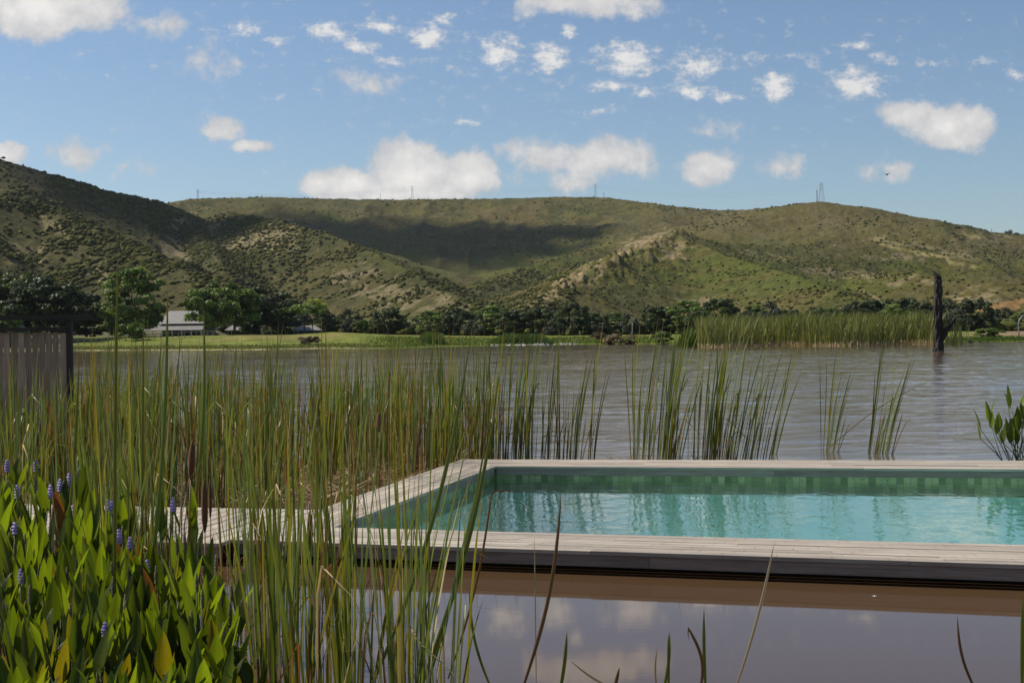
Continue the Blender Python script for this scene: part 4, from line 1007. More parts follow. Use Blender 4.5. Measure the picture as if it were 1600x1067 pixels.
cattail(319, 746, 835, 7.8, 0, 'dark brown cattail head against the pale walkway boards', 0, 10)
cattail(328, 748, 812, 8.2, 0, 'narrow brown cattail head touching the right side of the dark one', 0, 5)
cattail(484, 796, 862, 7.2, 0, 'single brown cattail head in front of the side deck', 0, 9)
cattail(592, 642, 676, 16.5, 0, 'small brown cattail head deep in the reed stand', 0, 8)

# ---------------------------------------------------------------- broad leaved water plants
def broadleaf(L, w, tilt, az, roll, cup=.25):
    ns = 8; V = []; Fs = []; U = []
    prof = lambda t: (math.sin(min(1, t * 3.6 + .12) * math.pi / 2)) * (1 - t ** 2.1) ** .9 + .01
    for i in range(ns + 1):
        t = i / ns; ww = w / 2 * prof(t); bz = tilt * t + .25 * t * t
        cx = L * t * math.cos(1.25 - bz * .5); cz = L * t * math.sin(1.25 - bz * .5)
        if i == 0: back = -.12 * L
        for k, u in enumerate((-1, -.5, 0, .5, 1)):
            y = u * ww; lift = abs(u) ** 1.3 * ww * cup
            ex = -.10 * L * abs(u) if i == 0 else 0
            V.append((cx - lift * .9 + ex * .2, y, cz + ex * 1.0 + lift * .3)); U.append((k / 4, t))
    for i in range(ns):
        for k in range(4): a = i * 5 + k; Fs.append((a, a + 1, a + 6, a + 5))
    V = np.array(V); c, s = math.cos(roll), math.sin(roll); V = V @ np.array([[c, s, 0], [-s, c, 0], [0, 0, 1]]).T
    c, s = math.cos(az), math.sin(az); V = V @ np.array([[c, s, 0], [-s, c, 0], [0, 0, 1]])
    return V, Fs, U
def spike_mesh(h, r, knobs, seed):
    b = MB(); g = random.Random(seed)
    b.tube([(0, 0, 0), (0, 0, h * .5), (0, 0, h)], [r * .55, r * .6, r * .2], 6)
    rows_ = max(4, int(h / (r * .9)))
    for i in range(rows_):
        z = h * (i + .5) / rows_; rr_ = r * math.sin(math.pi * min(.94, .22 + .75 * (i + .5) / rows_)) 
        for k in range(knobs):
            a = k * 6.283 / knobs + i * .5 + g.uniform(-.2, .2); s = r * .42 * g.uniform(.8, 1.3)
            c = Vector((math.cos(a) * rr_ * .8, math.sin(a) * rr_ * .8, z)); P = [c + Vector(q) * s for q in ((1, 0, 0), (-1, 0, 0), (0, 1, 0), (0, -1, 0), (0, 0, 1.1), (0, 0, -1))]
            for q in ((0, 2, 4), (2, 1, 4), (1, 3, 4), (3, 0, 4), (2, 0, 5), (1, 2, 5), (3, 1, 5), (0, 3, 5)): b.face([P[i_] for i_ in q], tint=g.uniform(.7, 1.25))
    return b
def make_pick(nl, h, kind=None, seed=0, yellow=.2):
    c = empty('pickerelweed_plant')
    for i in range(nl):
        a = rd.uniform(0, 6.283); r = .06; bx, by = math.cos(a) * .03, math.sin(a) * .03
        hh = h * rd.uniform(.62, 1.0); out = rd.uniform(.02, .16)
        tip = Vector((math.cos(a) * out, math.sin(a) * out, hh))
        b = MB(); b.tube([(bx, by, -.2), (bx + (tip.x - bx) * .35, by + (tip.y - by) * .35, hh * .5), tuple(tip)], [.0065, .005, .004], 6); b.build('leaf_stalk', M['petiole'], c, True)
        L = rd.uniform(.17, .29); w = L * rd.uniform(.24, .35); la = rd.uniform(0, 6.283)
        V, Fs, U = broadleaf(L, w, rd.uniform(-.75, .1), la, 0, rd.uniform(.1, .5)); V = V + np.array(tip) - np.array([0, 0, .01])
        kid(c, link('leaf', blades_mesh('leaf', [((V, Fs, U), rd.uniform(.5, 1.3))]), M['reed_rust' if rd.random() < .015 else 'pick_y' if rd.random() < yellow * .6 else 'pick'], c))
    if kind:
        b = MB(); hh = h * 1.06; b.tube([(0, 0, -.2), (.01, 0, hh * .5), (0, 0, hh)], [.006, .005, .004], 6); b.build('flower_stalk', M['petiole'], c, True)
        if kind == 'flower': b = spike_mesh(rd.uniform(.065, .09), .0165, 9, seed); o = b.build('flower_spike', M['flower'], c)
        else: b = spike_mesh(rd.uniform(.10, .15), .011, 6, seed); o = b.build('seed_spike', M['seedspike'], c)
        o.location = (0, 0, hh - .005)
    return c
PL = Bank([make_pick(rd.randint(5, 8), .8, None, i) for i in range(6)])
PS = Bank([make_pick(rd.randint(4, 6), .8, 'seed', 10 + i) for i in range(4)])
PF = Bank([make_pick(rd.randint(4, 6), .8, 'flower', 20 + i, .1) for i in range(4)])
def top_z(py): return np.interp(py, [700, 760, 850, 950, 1067, 1150], [1.02, .95, .82, .72, .62, .55])
def place_pick(bank, px, py, hproto=.8, **kw):
    """top of the plant seen at (px,py)"""
    z = float(top_z(py)); p = at(px, py, z); s = z / hproto
    return put(bank.get(), p[0], p[1], 0, rd.uniform(0, 6.28), min(1.12, max(.85, s)), s, cat='water plant', **kw)
fl = [(56, 727, 'furthest left of the flowers, high up before the reeds'), (79, 768, 'lower left of the three flowers standing together'), (94, 757, 'middle one of the three flowers standing together'),
      (108, 750, 'upper right of the three flowers standing together'), (113, 797, 'alone below the three flowers standing together'), (23, 823, 'by the left edge, level with the walkway'),
      (27, 768, 'small and half hidden at the upper left edge'), (169, 792, 'left one of a pair before the walkway'), (175, 790, 'right one of a pair before the walkway'),
      (186, 838, 'large and bright in the middle of the patch'), (203, 846, 'just right of the large bright one'), (230, 886, 'lowest bright one above the broad leaves'),
      (32, 900, 'low at the left edge among broad leaves'), (164, 982, 'lowest of all, deep between broad leaves'), (270, 788, 'furthest right, slim, before the walkway boards'), (11, 728, 'at the very left edge before the reeds')]
for px, py, w_ in fl: place_pick(PF, px, py, .8 * 1.06 + .04, label='pickerelweed with a purple flower spike, ' + w_, group='flowering pickerelweed plants')
def profile(px): return np.interp(px, [-60, 0, 60, 120, 200, 260, 330, 370, 400], [700, 712, 735, 755, 800, 815, 850, 900, 1010])
for i in range(34):
    px = rd.uniform(-20, 375); py = profile(px) + 8 + rd.random() ** 1.6 * (1000 - profile(px))
    where_ = '%s %s' % ('upper' if py < 850 else 'lower', 'left' if px < 110 else 'central' if px < 250 else 'right')
    place_pick(PS, px, py, .8 * 1.06 + .1, label='pickerelweed with a spent brown green seed spike, %s part of the patch' % where_, group='seed spiked pickerelweed, %s part of the patch' % where_)
for i in range(108):
    px = rd.uniform(-50, 385); py = profile(px) + 22 + rd.random() ** .9 * (1130 - profile(px))
    where_ = '%s %s' % ('upper' if py < 850 else 'middle' if py < 980 else 'lowest', 'left' if px < 110 else 'central' if px < 250 else 'right')
    place_pick(PL, px, py, .95, label='leafy flowerless pickerelweed plant, %s part of the patch' % where_, group='leafy pickerelweed, %s part of the patch' % where_)
for bk in (PL, PS, PF): bk.done()
# the one at the right, in the lake beyond the deck
c = empty('pickerelweed_plant', label='pickerelweed bush standing in the lake at the right edge beyond the pool', cat='water plant')
x, y = azx(1596, 20.6); c.location = (x, y, 0)
for i in range(46):
    a = rd.uniform(0, 6.28); bx, by = rd.uniform(-.22, .35), rd.uniform(-.15, .15); out = rd.uniform(.05, .45) ; hh = rd.uniform(.25, .98) * (1 - .5 * max(0, out - .2))
    if i < 4: a = rd.uniform(2.9, 3.4); out = .35 + .06 * i; hh = .75 - .12 * i; bx = -.1
    tip = Vector((bx + math.cos(a) * out, by + math.sin(a) * out * .6, hh))
    b = MB(); b.tube([(bx, by, -.2), (bx * .5 + tip.x * .5 - .03, by * .5 + tip.y * .5, hh * .45), tuple(tip)], [.007, .006, .0045], 6); b.build('leaf_stalk', M['petiole'], c, True)
    L = rd.uniform(.22, .33); V, Fs, U = broadleaf(L, L * .36, rd.uniform(-.9, -.1), rd.uniform(0, 6.28), 0, .4); V = V + np.array(tip)
    kid(c, link('leaf', blades_mesh('leaf', [((V, Fs, U), rd.uniform(.8, 1.4))]), M['pick'], c))

# ---------------------------------------------------------------- litter, far reeds, grasses (nobody could count)
def litter(name, n, fn, Lr, w, mats, z=.01, **kw):
    it = []
    for i in range(n):
        x, y = fn()
        L = rd.uniform(*Lr); a = rd.uniform(0, 6.28); el = rd.uniform(1.15, 1.56)
        V, Fs, U = blade(L, w * rd.uniform(.6, 1.3), el, a, a + 1.57 + rd.uniform(-.4, .4), 1.05, None, 4, 0, (x, y, z + rd.uniform(0, .05)), keel=.3)
        it.append(((V, Fs, U), rd.uniform(.45, 1.3)))
    me = blades_mesh(name, it, False); return link(name, me, M[mats], kind='stuff', **kw)
def f_left():
    while True:
        px = rd.choice([rd.gauss(520, 110), rd.uniform(-60, 740)]); d = rd.triangular(15.4, 24, 16.8); x, y = azx(px, d)
        if not on_deck(x, y) and px < 760: return x, y
litter('reed_litter', 2300, f_left, (.1, .55), .014, 'reed_straw', label='broken straw coloured reed litter floating at the foot of the reed stand', cat='reed litter')
litter('reed_litter', 1500, f_left, (.1, .5), .014, 'reed_rust', label='brown broken reed litter floating at the foot of the reed stand', cat='reed litter')
def f_back():
    px = rd.choice([rd.gauss(870, 60), rd.gauss(1035, 45), rd.gauss(1110, 35), rd.gauss(960, 30)]); d = 19.75 + abs(rd.gauss(0, .22)); return azx(px, d + .1)
litter('reed_litter', 110, f_back, (.12, .6), .011, 'reed_rust', z=.02, label='dry broken reed stems lying in the water behind the far deck', cat='reed litter')
# undergrowth of the left stand: what is left over beyond the clumps
it = []
for i in range(1500):
    while True:
        px = rd.uniform(-80, 760); d = rd.triangular(15.6, 33, 20)
        if px > 430 and d > 26: continue
        x, y = azx(px, d)
        if not on_deck(x, y) and rd.random() < dens(px, d): break
    it.append((blade(rd.uniform(.5, 1.9) * (.95 if px > 120 else .85), .012 * rd.uniform(.6, 1.2), abs(rd.gauss(.02, .09)), rd.uniform(-.8, .8) if rd.random() < .6 else rd.uniform(0, 6.28), rd.uniform(0, 3.1), 1.8, (rd.uniform(.4, .9), rd.uniform(1.5, 2.5)) if rd.random() < .15 else None, 6, 0, (x, y, -.05)), rd.uniform(.6, 1.3)))
k = len(it)
for nm, sl, m_ in (('green', it[:k * 5 // 10], 'reed_green'), ('olive', it[k * 5 // 10:k * 7 // 10], 'reed_olive'), ('rusty', it[k * 7 // 10:], 'reed_rust')):
    link('reed_undergrowth', blades_mesh('reed_undergrowth', sl), M[m_], kind='stuff', label=nm + ' thin reed leaves filling the dense stand left of the deck', cat='reeds')
# tall reed bed in front of the far shore
def farblades(name, n, pr, dr, hr, m, w=.07, **kw):
    px = rng.uniform(*pr, n); d = rng.uniform(*dr, n) if not callable(dr) else dr(px, n); az = np.arctan((px - 800) / F); x, y = d * np.sin(az), d * np.cos(az)
    z = np.maximum(terrain(x, y), -.02); edge = np.clip(np.minimum(px - pr[0], pr[1] - px) / min(45, (pr[1] - pr[0]) * .22), .12, 1); h = rng.uniform(*hr, n) * np.where(pr[1] > 1440, 1, edge) * (1 + .35 * fbm(x / 5, y / 8, 3, 55)); la = rng.normal(.03, .20, n); lb = rng.normal(0, .12, n); th = rng.uniform(-.9, .9, n); ww = w * rng.uniform(.6, 1.3, n)
    sx, sy = np.cos(th) * ww / 2, np.sin(th) * ww / 2; V = []
    for t, k_ in ((0, 1), (.4, 1), (.75, .7), (1, .08)):
        cx = x + la * h * t ** 1.8; cy = y + lb * h * t ** 1.8; cz = z + h * t
        V.append(np.stack([cx - sx * k_, cy - sy * k_, cz], -1)); V.append(np.stack([cx + sx * k_, cy + sy * k_, cz], -1))
    V = np.stack(V, 1).reshape(-1, 3); f0 = np.array([(0, 1, 3, 2), (2, 3, 5, 4), (4, 5, 7, 6)]); Fc = (f0[None] + (np.arange(n) * 8)[:, None, None]).reshape(-1, 4)
    return link(name, np_mesh(name, V, Fc, tint=np.repeat(rng.uniform(.55, 1.4, n), 3)), M[m], kind='stuff', **kw)
farblades('reed_bed', 8500, (1090, 1462), lambda px, n: 189 + 34 * rng.random(n) ** 1.1 + 6 * np.sin(px / 31), (2.4, 4.9), 'far_reed', .13, label='tall green reed bed standing in the lake before the far shore', cat='reed bed')
farblades('reed_bed', 1100, (1056, 1115), (196, 212), (1.4, 3.0), 'bush_green', .11, label='lower bright green sedges at the left end of the tall reed bed', cat='reed bed')
farblades('reed_bed', 900, (1090, 1462), lambda px, n: 187.5 + 3 * rng.random(n) + 6 * np.sin(px / 31), (.3, .9), 'reed_straw', .09, label='straw coloured fringe at the foot of the tall reed bed', cat='reed bed')
farblades('reed_bed', 60, (1476, 1512), (180, 200), (1.5, 4.5), 'far_reed', .08, label='sparse dark reeds standing in the water right of the burnt trunk', cat='reed bed')
farblades('sedge', 1500, (652, 700), (262, 275), (1.2, 2.3), 'bush_green', .12, label='olive sedge patch on the far shore left of the white birds', cat='sedge')
farblades('sedge', 3400, (765, 868), (276, 290), (1.3, 2.2), 'bush_green', .12, label='bright green sedge strip on the far shore behind the white birds', cat='sedge')
farblades('grass', 9000, (560, 1060), lambda px, n: np.interp(px, SHX, SHD) + rng.uniform(0, 40, n), (.15, .5), 'bush_green', .10, label='rough green grass on the far shore', cat='grass')
farblades('grass', 5000, (60, 600), lambda px, n: np.interp(px, SHX, SHD) + rng.uniform(1, 14, n), (.15, .5), 'far_reed', .10, label='rank grass along the edge of the left lawn', cat='grass')
farblades('grass', 4000, (1480, 1700), lambda px, n: np.interp(px, SHX, SHD) + rng.uniform(0, 16, n), (.15, .6), 'bush_green', .10, label='green waterside grass at the right end of the shore', cat='grass')

# ---------------------------------------------------------------- burnt trunk in the lake
dS = 132.0; x, y = azx(1466, dS); sc_ = dS / F
t = empty('burnt_tree', (x, y, 0), label='tall burnt dead tree trunk with one broken branch standing in the lake', cat='dead tree')
b = MB(); random.seed(3); prof = [(-.6, 0, 9.5), (0, 0, 9.5), (8, 0, 8.8), (20, -.3, 8.4), (30, -.2, 8.2), (38, 0, 8.6), (50, -.4, 7.6), (60, .1, 8.0), (70, .2, 7.3), (78, -.6, 7.4), (84, .6, 6.4), (92, .8, 6.8), (100, 1.2, 6.2), (105, .9, 6.0), (110, .2, 5.4), (113, -1.4, 4.2), (116.5, -4.2, 2.6), (119, -5.0, 1.4)]
b.tube([(px_ * sc_, random.uniform(-.5, .5) * sc_, h_ * sc_) for h_, px_, r_ in prof], [.82 * r_ * sc_ * random.uniform(.93, 1.07) for h_, px_, r_ in prof], 24, jit=.2)
b.build('trunk', M['burnt'], t)
b = MB(); b.tube([(p * sc_, 0, h_ * sc_) for p, h_ in ((4, 16), (9, 24), (11, 32), (17, 36), (21, 42), (24, 47), (25, 51))], [v * sc_ for v in (4.5, 4.2, 4.6, 2.8, 2.6, 2.3, 1.0)], 10, jit=.15); b.build('branch', M['burnt'], t, True)
b = MB(); b.tube([(5 * sc_, 0, 64 * sc_), (9 * sc_, 0, 67 * sc_), (10 * sc_, 0, 65 * sc_)], [2 * sc_, 1.6 * sc_, .8 * sc_], 7, jit=.1); b.build('stub', M['burnt'], t, True)

# ---------------------------------------------------------------- timber screen and beam at the left
dW = 21.0; k_ = dW / F
def sp(px, py, d=dW): return Vector(atd(px, py, d))
t = empty('timber_screen', (sp(108, 640).x, sp(108, 640).y, 0), label='grey vertical board screen with black post and overhanging beam at the left edge', cat='screen')
def tpart(name, mb, m): o = mb.build(name, m, t); o.location = -Vector(t.location); return o
px = 103.0; ztop = None
while px > -150:
    wpx = random.uniform(8.6, 10.2); a, c_ = sp(px - wpx, 519), sp(px, 519); b = MB(); z1 = a.z - random.uniform(0, .012); yo = random.uniform(-.006, .006)
    b.prism8([(a.x, a.y + yo, .02), (c_.x, c_.y + yo, .02), (c_.x, c_.y + .025 + yo, .02), (a.x, a.y + .025 + yo, .02), (a.x, a.y + yo, z1), (c_.x, c_.y + yo, z1), (c_.x, c_.y + .025 + yo, z1), (a.x, a.y + .025 + yo, z1)], random.uniform(.7, 1.2))
    tpart('board', b, M['grey_board']); px -= wpx + random.uniform(1.6, 2.8)
b = MB(); a, c_ = sp(-160, 514.5), sp(104, 514.5); b.bar(a, c_, .10, .045); tpart('top_rail', b, M['dark_timber'])
b = MB(); a, c_ = sp(-160, 516.5), sp(104, 560); a.y += .09; c_ = Vector((c_.x, c_.y + .09, .45)); a.z = .45; b.bar(a, c_, .05, .09); tpart('lower_rail', b, M['dark_timber'])
b = MB(); p = sp(108, 498); b.box(p.x - .035, p.y - .02, -.7, p.x + .035, p.y + .06, p.z); tpart('post', b, M['dark_timber'])
b = MB(); a, c_ = sp(-160, 497.5), sp(144, 495.5); b.bar(a, c_, .10, .075); tpart('top_beam', b, M['dark_timber'])
b = MB(); p = sp(-90, 498); b.box(p.x - .035, p.y - .02, -.7, p.x + .035, p.y + .06, p.z); tpart('post', b, M['dark_timber'])
# a pale parasol-like roof edge and a small building far behind the screen
x, y = azx(58, 300)
# ---------------------------------------------------------------- houses, fence, poles, birds
def house(px0, px1, y_eave, y_ridge, d, base_y, label, veranda=None, hip=.5, wall='plaster', depth=8, wins=3):
    a, c_ = atd(px0, y_eave, d), atd(px1, y_eave, d); zr = atd((px0 + px1) / 2, y_ridge, d)[2]; ze = a[2]; w = np.hypot(c_[0] - a[0], c_[1] - a[1])
    cx, cy = (a[0] + c_[0]) / 2, (a[1] + c_[1]) / 2; g = hz(cx, cy) - .2
    t = empty('house', (cx, cy, g), label=label, cat='house'); t.rotation_euler = (0, 0, 0)
    ze -= g; zr -= g; hw = w / 2
    b = MB(); b.box(-hw * .88, 0.6, 0, hw * .88, depth, ze); b.build('wall', M[wall], t)
    b = MB(); rl = hw * (1 - hip); dm = depth / 2
    e = [(-hw, 0, ze), (hw, 0, ze), (hw, depth + .6, ze), (-hw, depth + .6, ze)]; r1, r2 = (-rl, dm, zr), (rl, dm, zr)
    for q in ((e[0], e[1], r2, r1), (e[1], e[2], r2), (e[2], e[3], r1, r2), (e[3], e[0], r1)): b.face(q)
    b.face([tuple(Vector(p) - Vector((0, 0, .12))) for p in reversed(e)])
    for i in range(4): p, q = Vector(e[i]), Vector(e[(i + 1) % 4]); z_ = Vector((0, 0, .12)); b.face([p - z_, q - z_, q, p])
    b.build('roof', M['roof'], t)
    for i in range(wins):
        f_ = -.7 + 1.4 * i / max(1, wins - 1); b = MB(); b.box(f_ * hw - .5, .52, ze * .3, f_ * hw + .5, .62, ze * .85); fr = b.build('window', M['white'], t)
        b = MB(); b.box(f_ * hw - .4, .48, ze * .34, f_ * hw + .4, .53, ze * .8); b.build('pane', M['underwall'], fr)
    if veranda:
        v0, v1, top, bot, dep = veranda; xa, xb = atd(v0, top, d)[0] - cx, atd(v1, top, d)[0] - cx; zt = atd(v0, top, d)[2] - g; zb = atd(v0, bot, d)[2] - g
        b = MB(); P = [(xa, -dep, zb), (xb, -dep, zb), (xb, .4, zt), (xa, .4, zt)]; lo = [tuple(Vector(p) - Vector((0, 0, .1))) for p in P]; b.prism8(lo + P); b.build('veranda_roof', M['roof'], t)
        n = 7
        for i in range(n):
            xx = xa + .3 + (xb - xa - .6) * i / (n - 1); b = MB(); b.box(xx - .09, -dep + .15, 0, xx + .09, -dep + .33, zb - .05); b.build('veranda_post', M['white'], t)
    return t
house(246, 322, 506, 485, 352, 520, 'large house with tall pale grey metal roof and lower veranda roof behind the lawn', (222, 322, 508.5, 516.5, 3.0), .25, depth=11)
house(350, 402, 516, 508, 342, 522, 'small dark house with a pale grey roof between the mid green and darkest trees', None, .3, depth=6, wins=2)
house(455, 502, 516.5, 508.5, 345, 521, 'small dark house with a pale roof under the flat topped tree', None, .5, depth=6, wins=2)
# two bits seen over the screen
t = house(-40, 26, 514, 503, 300, 520, 'low pale roofed building seen over the timber screen at the left edge', None, .2, depth=7, wins=2)
hh = house(1299, 1309, 385, 382.5, 1225, 386, 'tiny clay coloured hut on the right hillside', None, .2, 'hut', 6, 0)
hh.location.z = hz(hh.location.x, hh.location.y) - .3
# long rail fence at the back of the left lawn
dF = 300
t = empty('rail_fence', tuple(azx(220, dF)) + (0,), label='long wooden rail fence along the back of the left lawn', cat='fence')
ends = []
n = 27; tl = Vector(t.location)
for i in range(n):
    px = 104 + i * 9.2; x, y = azx(px, dF); g = hz(x, y); b = MB(); b.box(x - .07 - tl.x, y - .07 - tl.y, g - .3, x + .07 - tl.x, y + .07 - tl.y, g + 1.12); b.build('post', M['rail_wood'], t); ends.append((x - tl.x, y - tl.y, g + 1.05))
b = MB()
for p, q in zip(ends[:-1], ends[1:]): b.bar(p, q, .09, .14)
b.build('top_rail', M['rail_wood'], t)
# arched pole at the right edge
t = empty('arched_pole', tuple(azx(1592, 236)) + (0,), label='thin pale pole with an arched top on the shore at the right edge', cat='pole'); tl = Vector(t.location); g = hz(tl.x, tl.y); k2 = 236 / F
b = MB(); b.tube([(0, 0, g - .2), (0, 0, g + 1.4), (-.05, 0, g + 2.6), (.15, 0, g + 3.3), (.6, 0, g + 3.9), (1.2, 0, g + 4.2), (1.9, 0, g + 4.1)], [.1, .1, .1, .09, .09, .08, .07], 8); b.build('pole', M['metal'], t, True)
# pylons and poles on the ridge
def pylon(px, ytop, d, label, wb=3.4, arms=3):
    x, y = azx(px, d); g = hz(x, y); top = atd(px, ytop, d)[2]; h = top - g + 1; t = empty('pylon', (x, y, g - 1), label=label, cat='pylon')
    b = MB(); r = .10
    def leg(z, s): w = wb * (1 - .78 * z / h) / 2; return Vector((s[0] * w, s[1] * w, z))
    for s in ((1, 1), (1, -1), (-1, 1), (-1, -1)): b.bar(leg(0, s), leg(h, s), r * 1.4)
    nseg = 6
    for i in range(nseg):
        z0, z1 = h * i / nseg, h * (i + 1) / nseg
        for s, q in (((1, 1), (-1, 1)), ((-1, 1), (-1, -1)), ((-1, -1), (1, -1)), ((1, -1), (1, 1))): b.bar(leg(z0, s), leg(z1, q), r * .8); b.bar(leg(z1, s), leg(z1, q), r * .8)
    b.build('lattice', M['metal'], t); tips = []
    for i in range(arms):
        z = h * (.97 - .13 * i); L = 2.6 + .4 * (i == 1); b = MB(); b.bar((-L, 0, z), (L, 0, z), r); b.bar((-L, 0, z), (0, 0, z + .8), r * .6); b.bar((L, 0, z), (0, 0, z + .8), r * .6); b.build('cross_arm', M['metal'], t)
        tips += [Vector((x + s_ * L, y, g - 1 + z)) for s_ in (-1, 1)]
    return tips
T1 = pylon(312, 297, 2100, 'steel pylon where the left hill meets the ridge')
T2 = pylon(647, 291, 2195, 'steel pylon standing before the big white cloud on the ridge')
T3 = pylon(933, 287.5, 2110, 'steel pylon near the middle of the ridge')
T4 = pylon(1286, 286, 1702, 'tall steel pylon on the right hand summit', 7.0)
for i, (px, yt, d, lab) in enumerate([(1279, 297, 1702, 'wooden pole just left of the summit pylon'), (597, 303, 2205, 'tiny pole on the ridge left of the pylon before the white cloud'), (946, 301, 2110, 'tiny pole just right of the middle pylon'), (1551, 358, 1900, 'tiny pole on the right skyline')]):
    x, y = azx(px, d); g = hz(x, y); h = atd(px, yt, d)[2] - g; t = empty('utility_pole', (x, y, g - .5), label=lab, cat='pole'); w_ = .45 if i == 0 else .3
    b = MB(); b.tube([(0, 0, 0), (0, 0, h + .5)], [w_, w_ * .8], 8); b.build('pole', M['dark_timber'], t); b = MB(); b.bar((-1.2, 0, h - .3), (1.2, 0, h - .3), .2); b.build('cross_arm', M['dark_timber'], t)
def wires(A, B, sag, label):
    b = MB()
    for p, q in zip(A, B):
        pts = [p.lerp(q, i / 16) - Vector((0, 0, sag * 4 * (i / 16) * (1 - i / 16))) for i in range(17)]; b.tube(pts, .03, 4, cap=False)
    b.build('power_lines', M['metal'], label=label, cat='power lines')
wires(T1, T2, 9, 'thin power lines from the left pylon to the one before the white cloud'); wires(T2, T3, 7, 'thin power lines between the two middle pylons'); wires(T3, T4, 12, 'thin power lines from the middle pylon to the summit pylon')

# birds
def bird_mesh(L, neck=True):
    b = MB(); b.tube([(-.5 * L, 0, .20 * L), (-.35 * L, 0, .22 * L), (-.05 * L, 0, .22 * L), (.22 * L, 0, .24 * L), (.36 * L, 0, .28 * L)], [.02 * L, .11 * L, .19 * L, .16 * L, .06 * L], 10)
    return b
def goose(name, L, m, bill):
    t = empty(name); bird_mesh(L).build('body', M[m], t, True)
    b = MB(); b.tube([(.28 * L, 0, .26 * L), (.38 * L, 0, .42 * L), (.36 * L, 0, .58 * L), (.42 * L, 0, .64 * L), (.52 * L, 0, .62 * L)], [.08 * L, .055 * L, .045 * L, .07 * L, .03 * L], 8); b.build('head_and_neck', M[m], t, True)
    b = MB(); b.tube([(.5 * L, 0, .62 * L), (.62 * L, 0, .6 * L)], [.03 * L, .012 * L], 6); b.build('bill', M[bill], t, True); return t
GO = goose('white_goose', .95, 'feather', 'hut'); first = True
for i, px in enumerate([768, 776, 792, 796, 806, 812, 817, 820, 830, 834, 838, 842, 846, 850, 856, 866, 876, 880, 884, 891, 899, 1068, 1083, 1089]):
    o = GO if first else copy_tree(GO); first = False; d = float(np.interp(px, SHX, SHD)) - rd.uniform(.3, 1.5); d = d - (8 if 800 < px < 870 else 0) * rd.random(); x, y = azx(px + rd.uniform(-1, 1), d)
    z = max(hz(x, y), -.05); put(o, x, y, z + .02, rd.choice([0, 3.14]) + rd.uniform(-.5, .5), rd.uniform(.6, .85), label='white goose resting at the water edge of the far shore' if px < 1000 else 'white goose at the water edge left of the tall reed bed', cat='bird', group='white geese on the far shore' if px < 1000 else 'white geese by the reed bed')
DU = goose('duck', .6, 'darkfeather', 'darkfeather')
x, y = azx(1516, 222); put(DU, x, y, -.03, 3.3, 1.4, label='black water bird on the lake right of the burnt trunk, left one of two', cat='bird')
o = copy_tree(DU); x, y = azx(1531, 226); put(o, x, y, -.03, .2, 1.0, label='small dark water bird on the lake right of the burnt trunk, right one of two', cat='bird')
# bird in flight
p = atd(1386, 273, 90); t = empty('flying_bird', tuple(p), label='small dark bird flying in the sky above the right hill', cat='bird')
b = MB(); b.tube([(-.16, 0, 0), (-.08, 0, 0), (.05, 0, 0), (.14, 0, .01)], [.012, .045, .05, .01], 8); b.build('body', M['darkfeather'], t, True)
for s_ in (-1, 1):
    b = MB(); P = [(0, 0, .02), (.09, 0, .02), (.06, s_ * .14, .10), (-.04, s_ * .15, .10), (-.02, s_ * .27, .07), (.05, s_ * .2, .09)]
    b.prism8([Vector(q) - Vector((0, 0, .006)) for q in (P[0], P[1], P[2], P[3])] + [Vector(P[0]), Vector(P[1]), Vector(P[2]), Vector(P[3])]); b.prism8([Vector(q) - Vector((0, 0, .005)) for q in (P[3], P[2], P[5], P[4])] + [Vector(P[3]), Vector(P[2]), Vector(P[5]), Vector(P[4])]); b.build('wing', M['darkfeather'], t)
t.rotation_euler = (0, 0, .9)
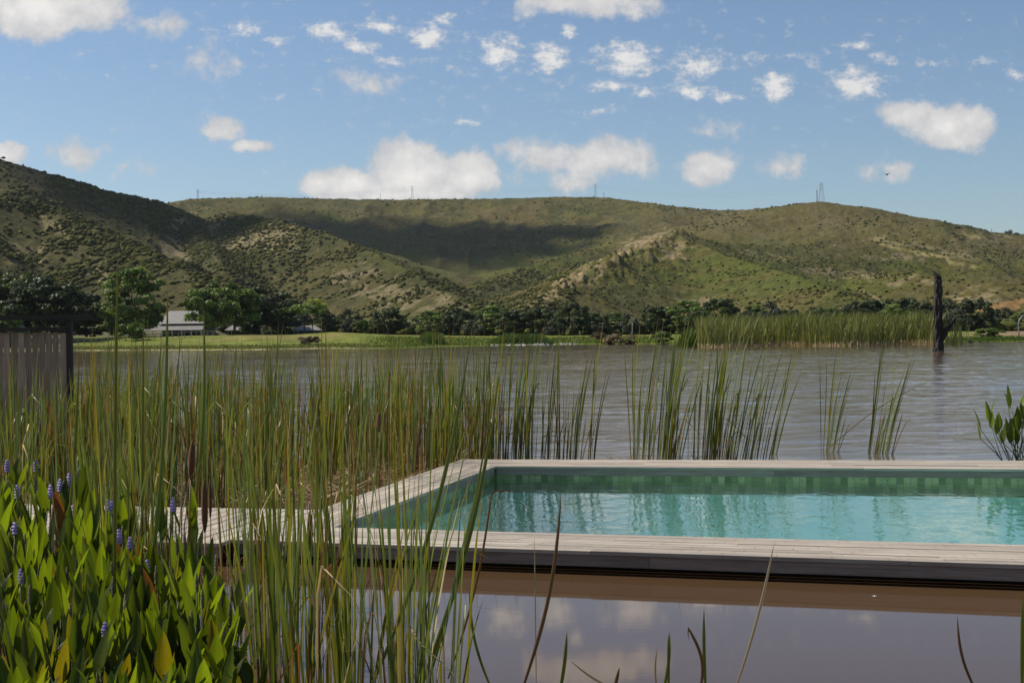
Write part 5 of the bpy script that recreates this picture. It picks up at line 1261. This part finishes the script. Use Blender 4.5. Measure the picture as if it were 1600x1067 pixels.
# small things: leaf on walkway, floating blossom
p = at(397, 821, ZD); b = MB(); b.face([(-.03, -.01, .005), (.0, -.018, .02), (.03, .0, .006), (.0, .016, .018)]); o = b.build('dead_leaf', M['reed_dark'], label='tiny dark dead leaf lying on the walkway boards', cat='leaf'); o.location = (p[0], p[1], ZD)
p = at(1366, 933, .0); b = MB()
for k in range(5): a = k * 1.257; b.face([(0, 0, .006), (.011 * math.cos(a - .4), .011 * math.sin(a - .4), .008), (.02 * math.cos(a), .02 * math.sin(a), .011), (.011 * math.cos(a + .4), .011 * math.sin(a + .4), .008)])
o = b.build('floating_blossom', M['feather'], label='tiny white blossom floating on the pond before the deck', cat='blossom'); o.location = (p[0], p[1], .002)

# ---------------------------------------------------------------- the cloud above the frame whose shadow lies on the ridge
def cloud_puffs(name, cen, n, rx, ry, label, rmin=14, rmax=34):
    g = rng.normal(0, .5, (n, 2)); g = g[np.hypot(g[:, 0], g[:, 1]) < 1.5]; n = len(g); rr_ = np.hypot(g[:, 0], g[:, 1])
    P = np.stack([g[:, 0] * rx + cen[0], g[:, 1] * ry + cen[1], cen[2] + rng.uniform(-30, 60, n) * (1.6 - rr_)], -1)
    return blobs(name, P, rmin + (rmax - rmin) * np.clip(1 - rr_, 0, 1) * rng.uniform(.5, 1, n), np.tile([.8, .8, .8], (n, 1)), .6, label=label, cat='cloud', kind='stuff')
def over(px, d, zt): x, y = azx(px, d); q = Vector((x, y, hz(x, y))); k = (zt - q.z) / S.z; return q + S * k
cloud_puffs('cloud', over(600, 1830, 3000), 1900, 240, 110, 'shadow casting cumulus cloud high above the ridge')
cloud_puffs('cloud', over(215, 1250, 3000), 420, 75, 90, 'small cumulus cloud shading the gully behind the left hill')

# ---------------------------------------------------------------- haze
hb = MB(); hb.box(-1850, -60, -2.6, 1850, 2480, 420)
hm = D.materials.new('haze'); hm.use_nodes = True; hn = hm.node_tree.nodes; hn.clear()
ho = hn.new('ShaderNodeOutputMaterial'); hv = hn.new('ShaderNodeVolumePrincipled'); hv.inputs['Color'].default_value = (.75, .85, 1, 1); hv.inputs['Density'].default_value = .000025; hv.inputs['Anisotropy'].default_value = .2
hm.node_tree.links.new(hv.outputs[0], ho.inputs['Volume'])
hb.build('haze', hm, label='thin blue haze over the valley', cat='haze', kind='stuff')
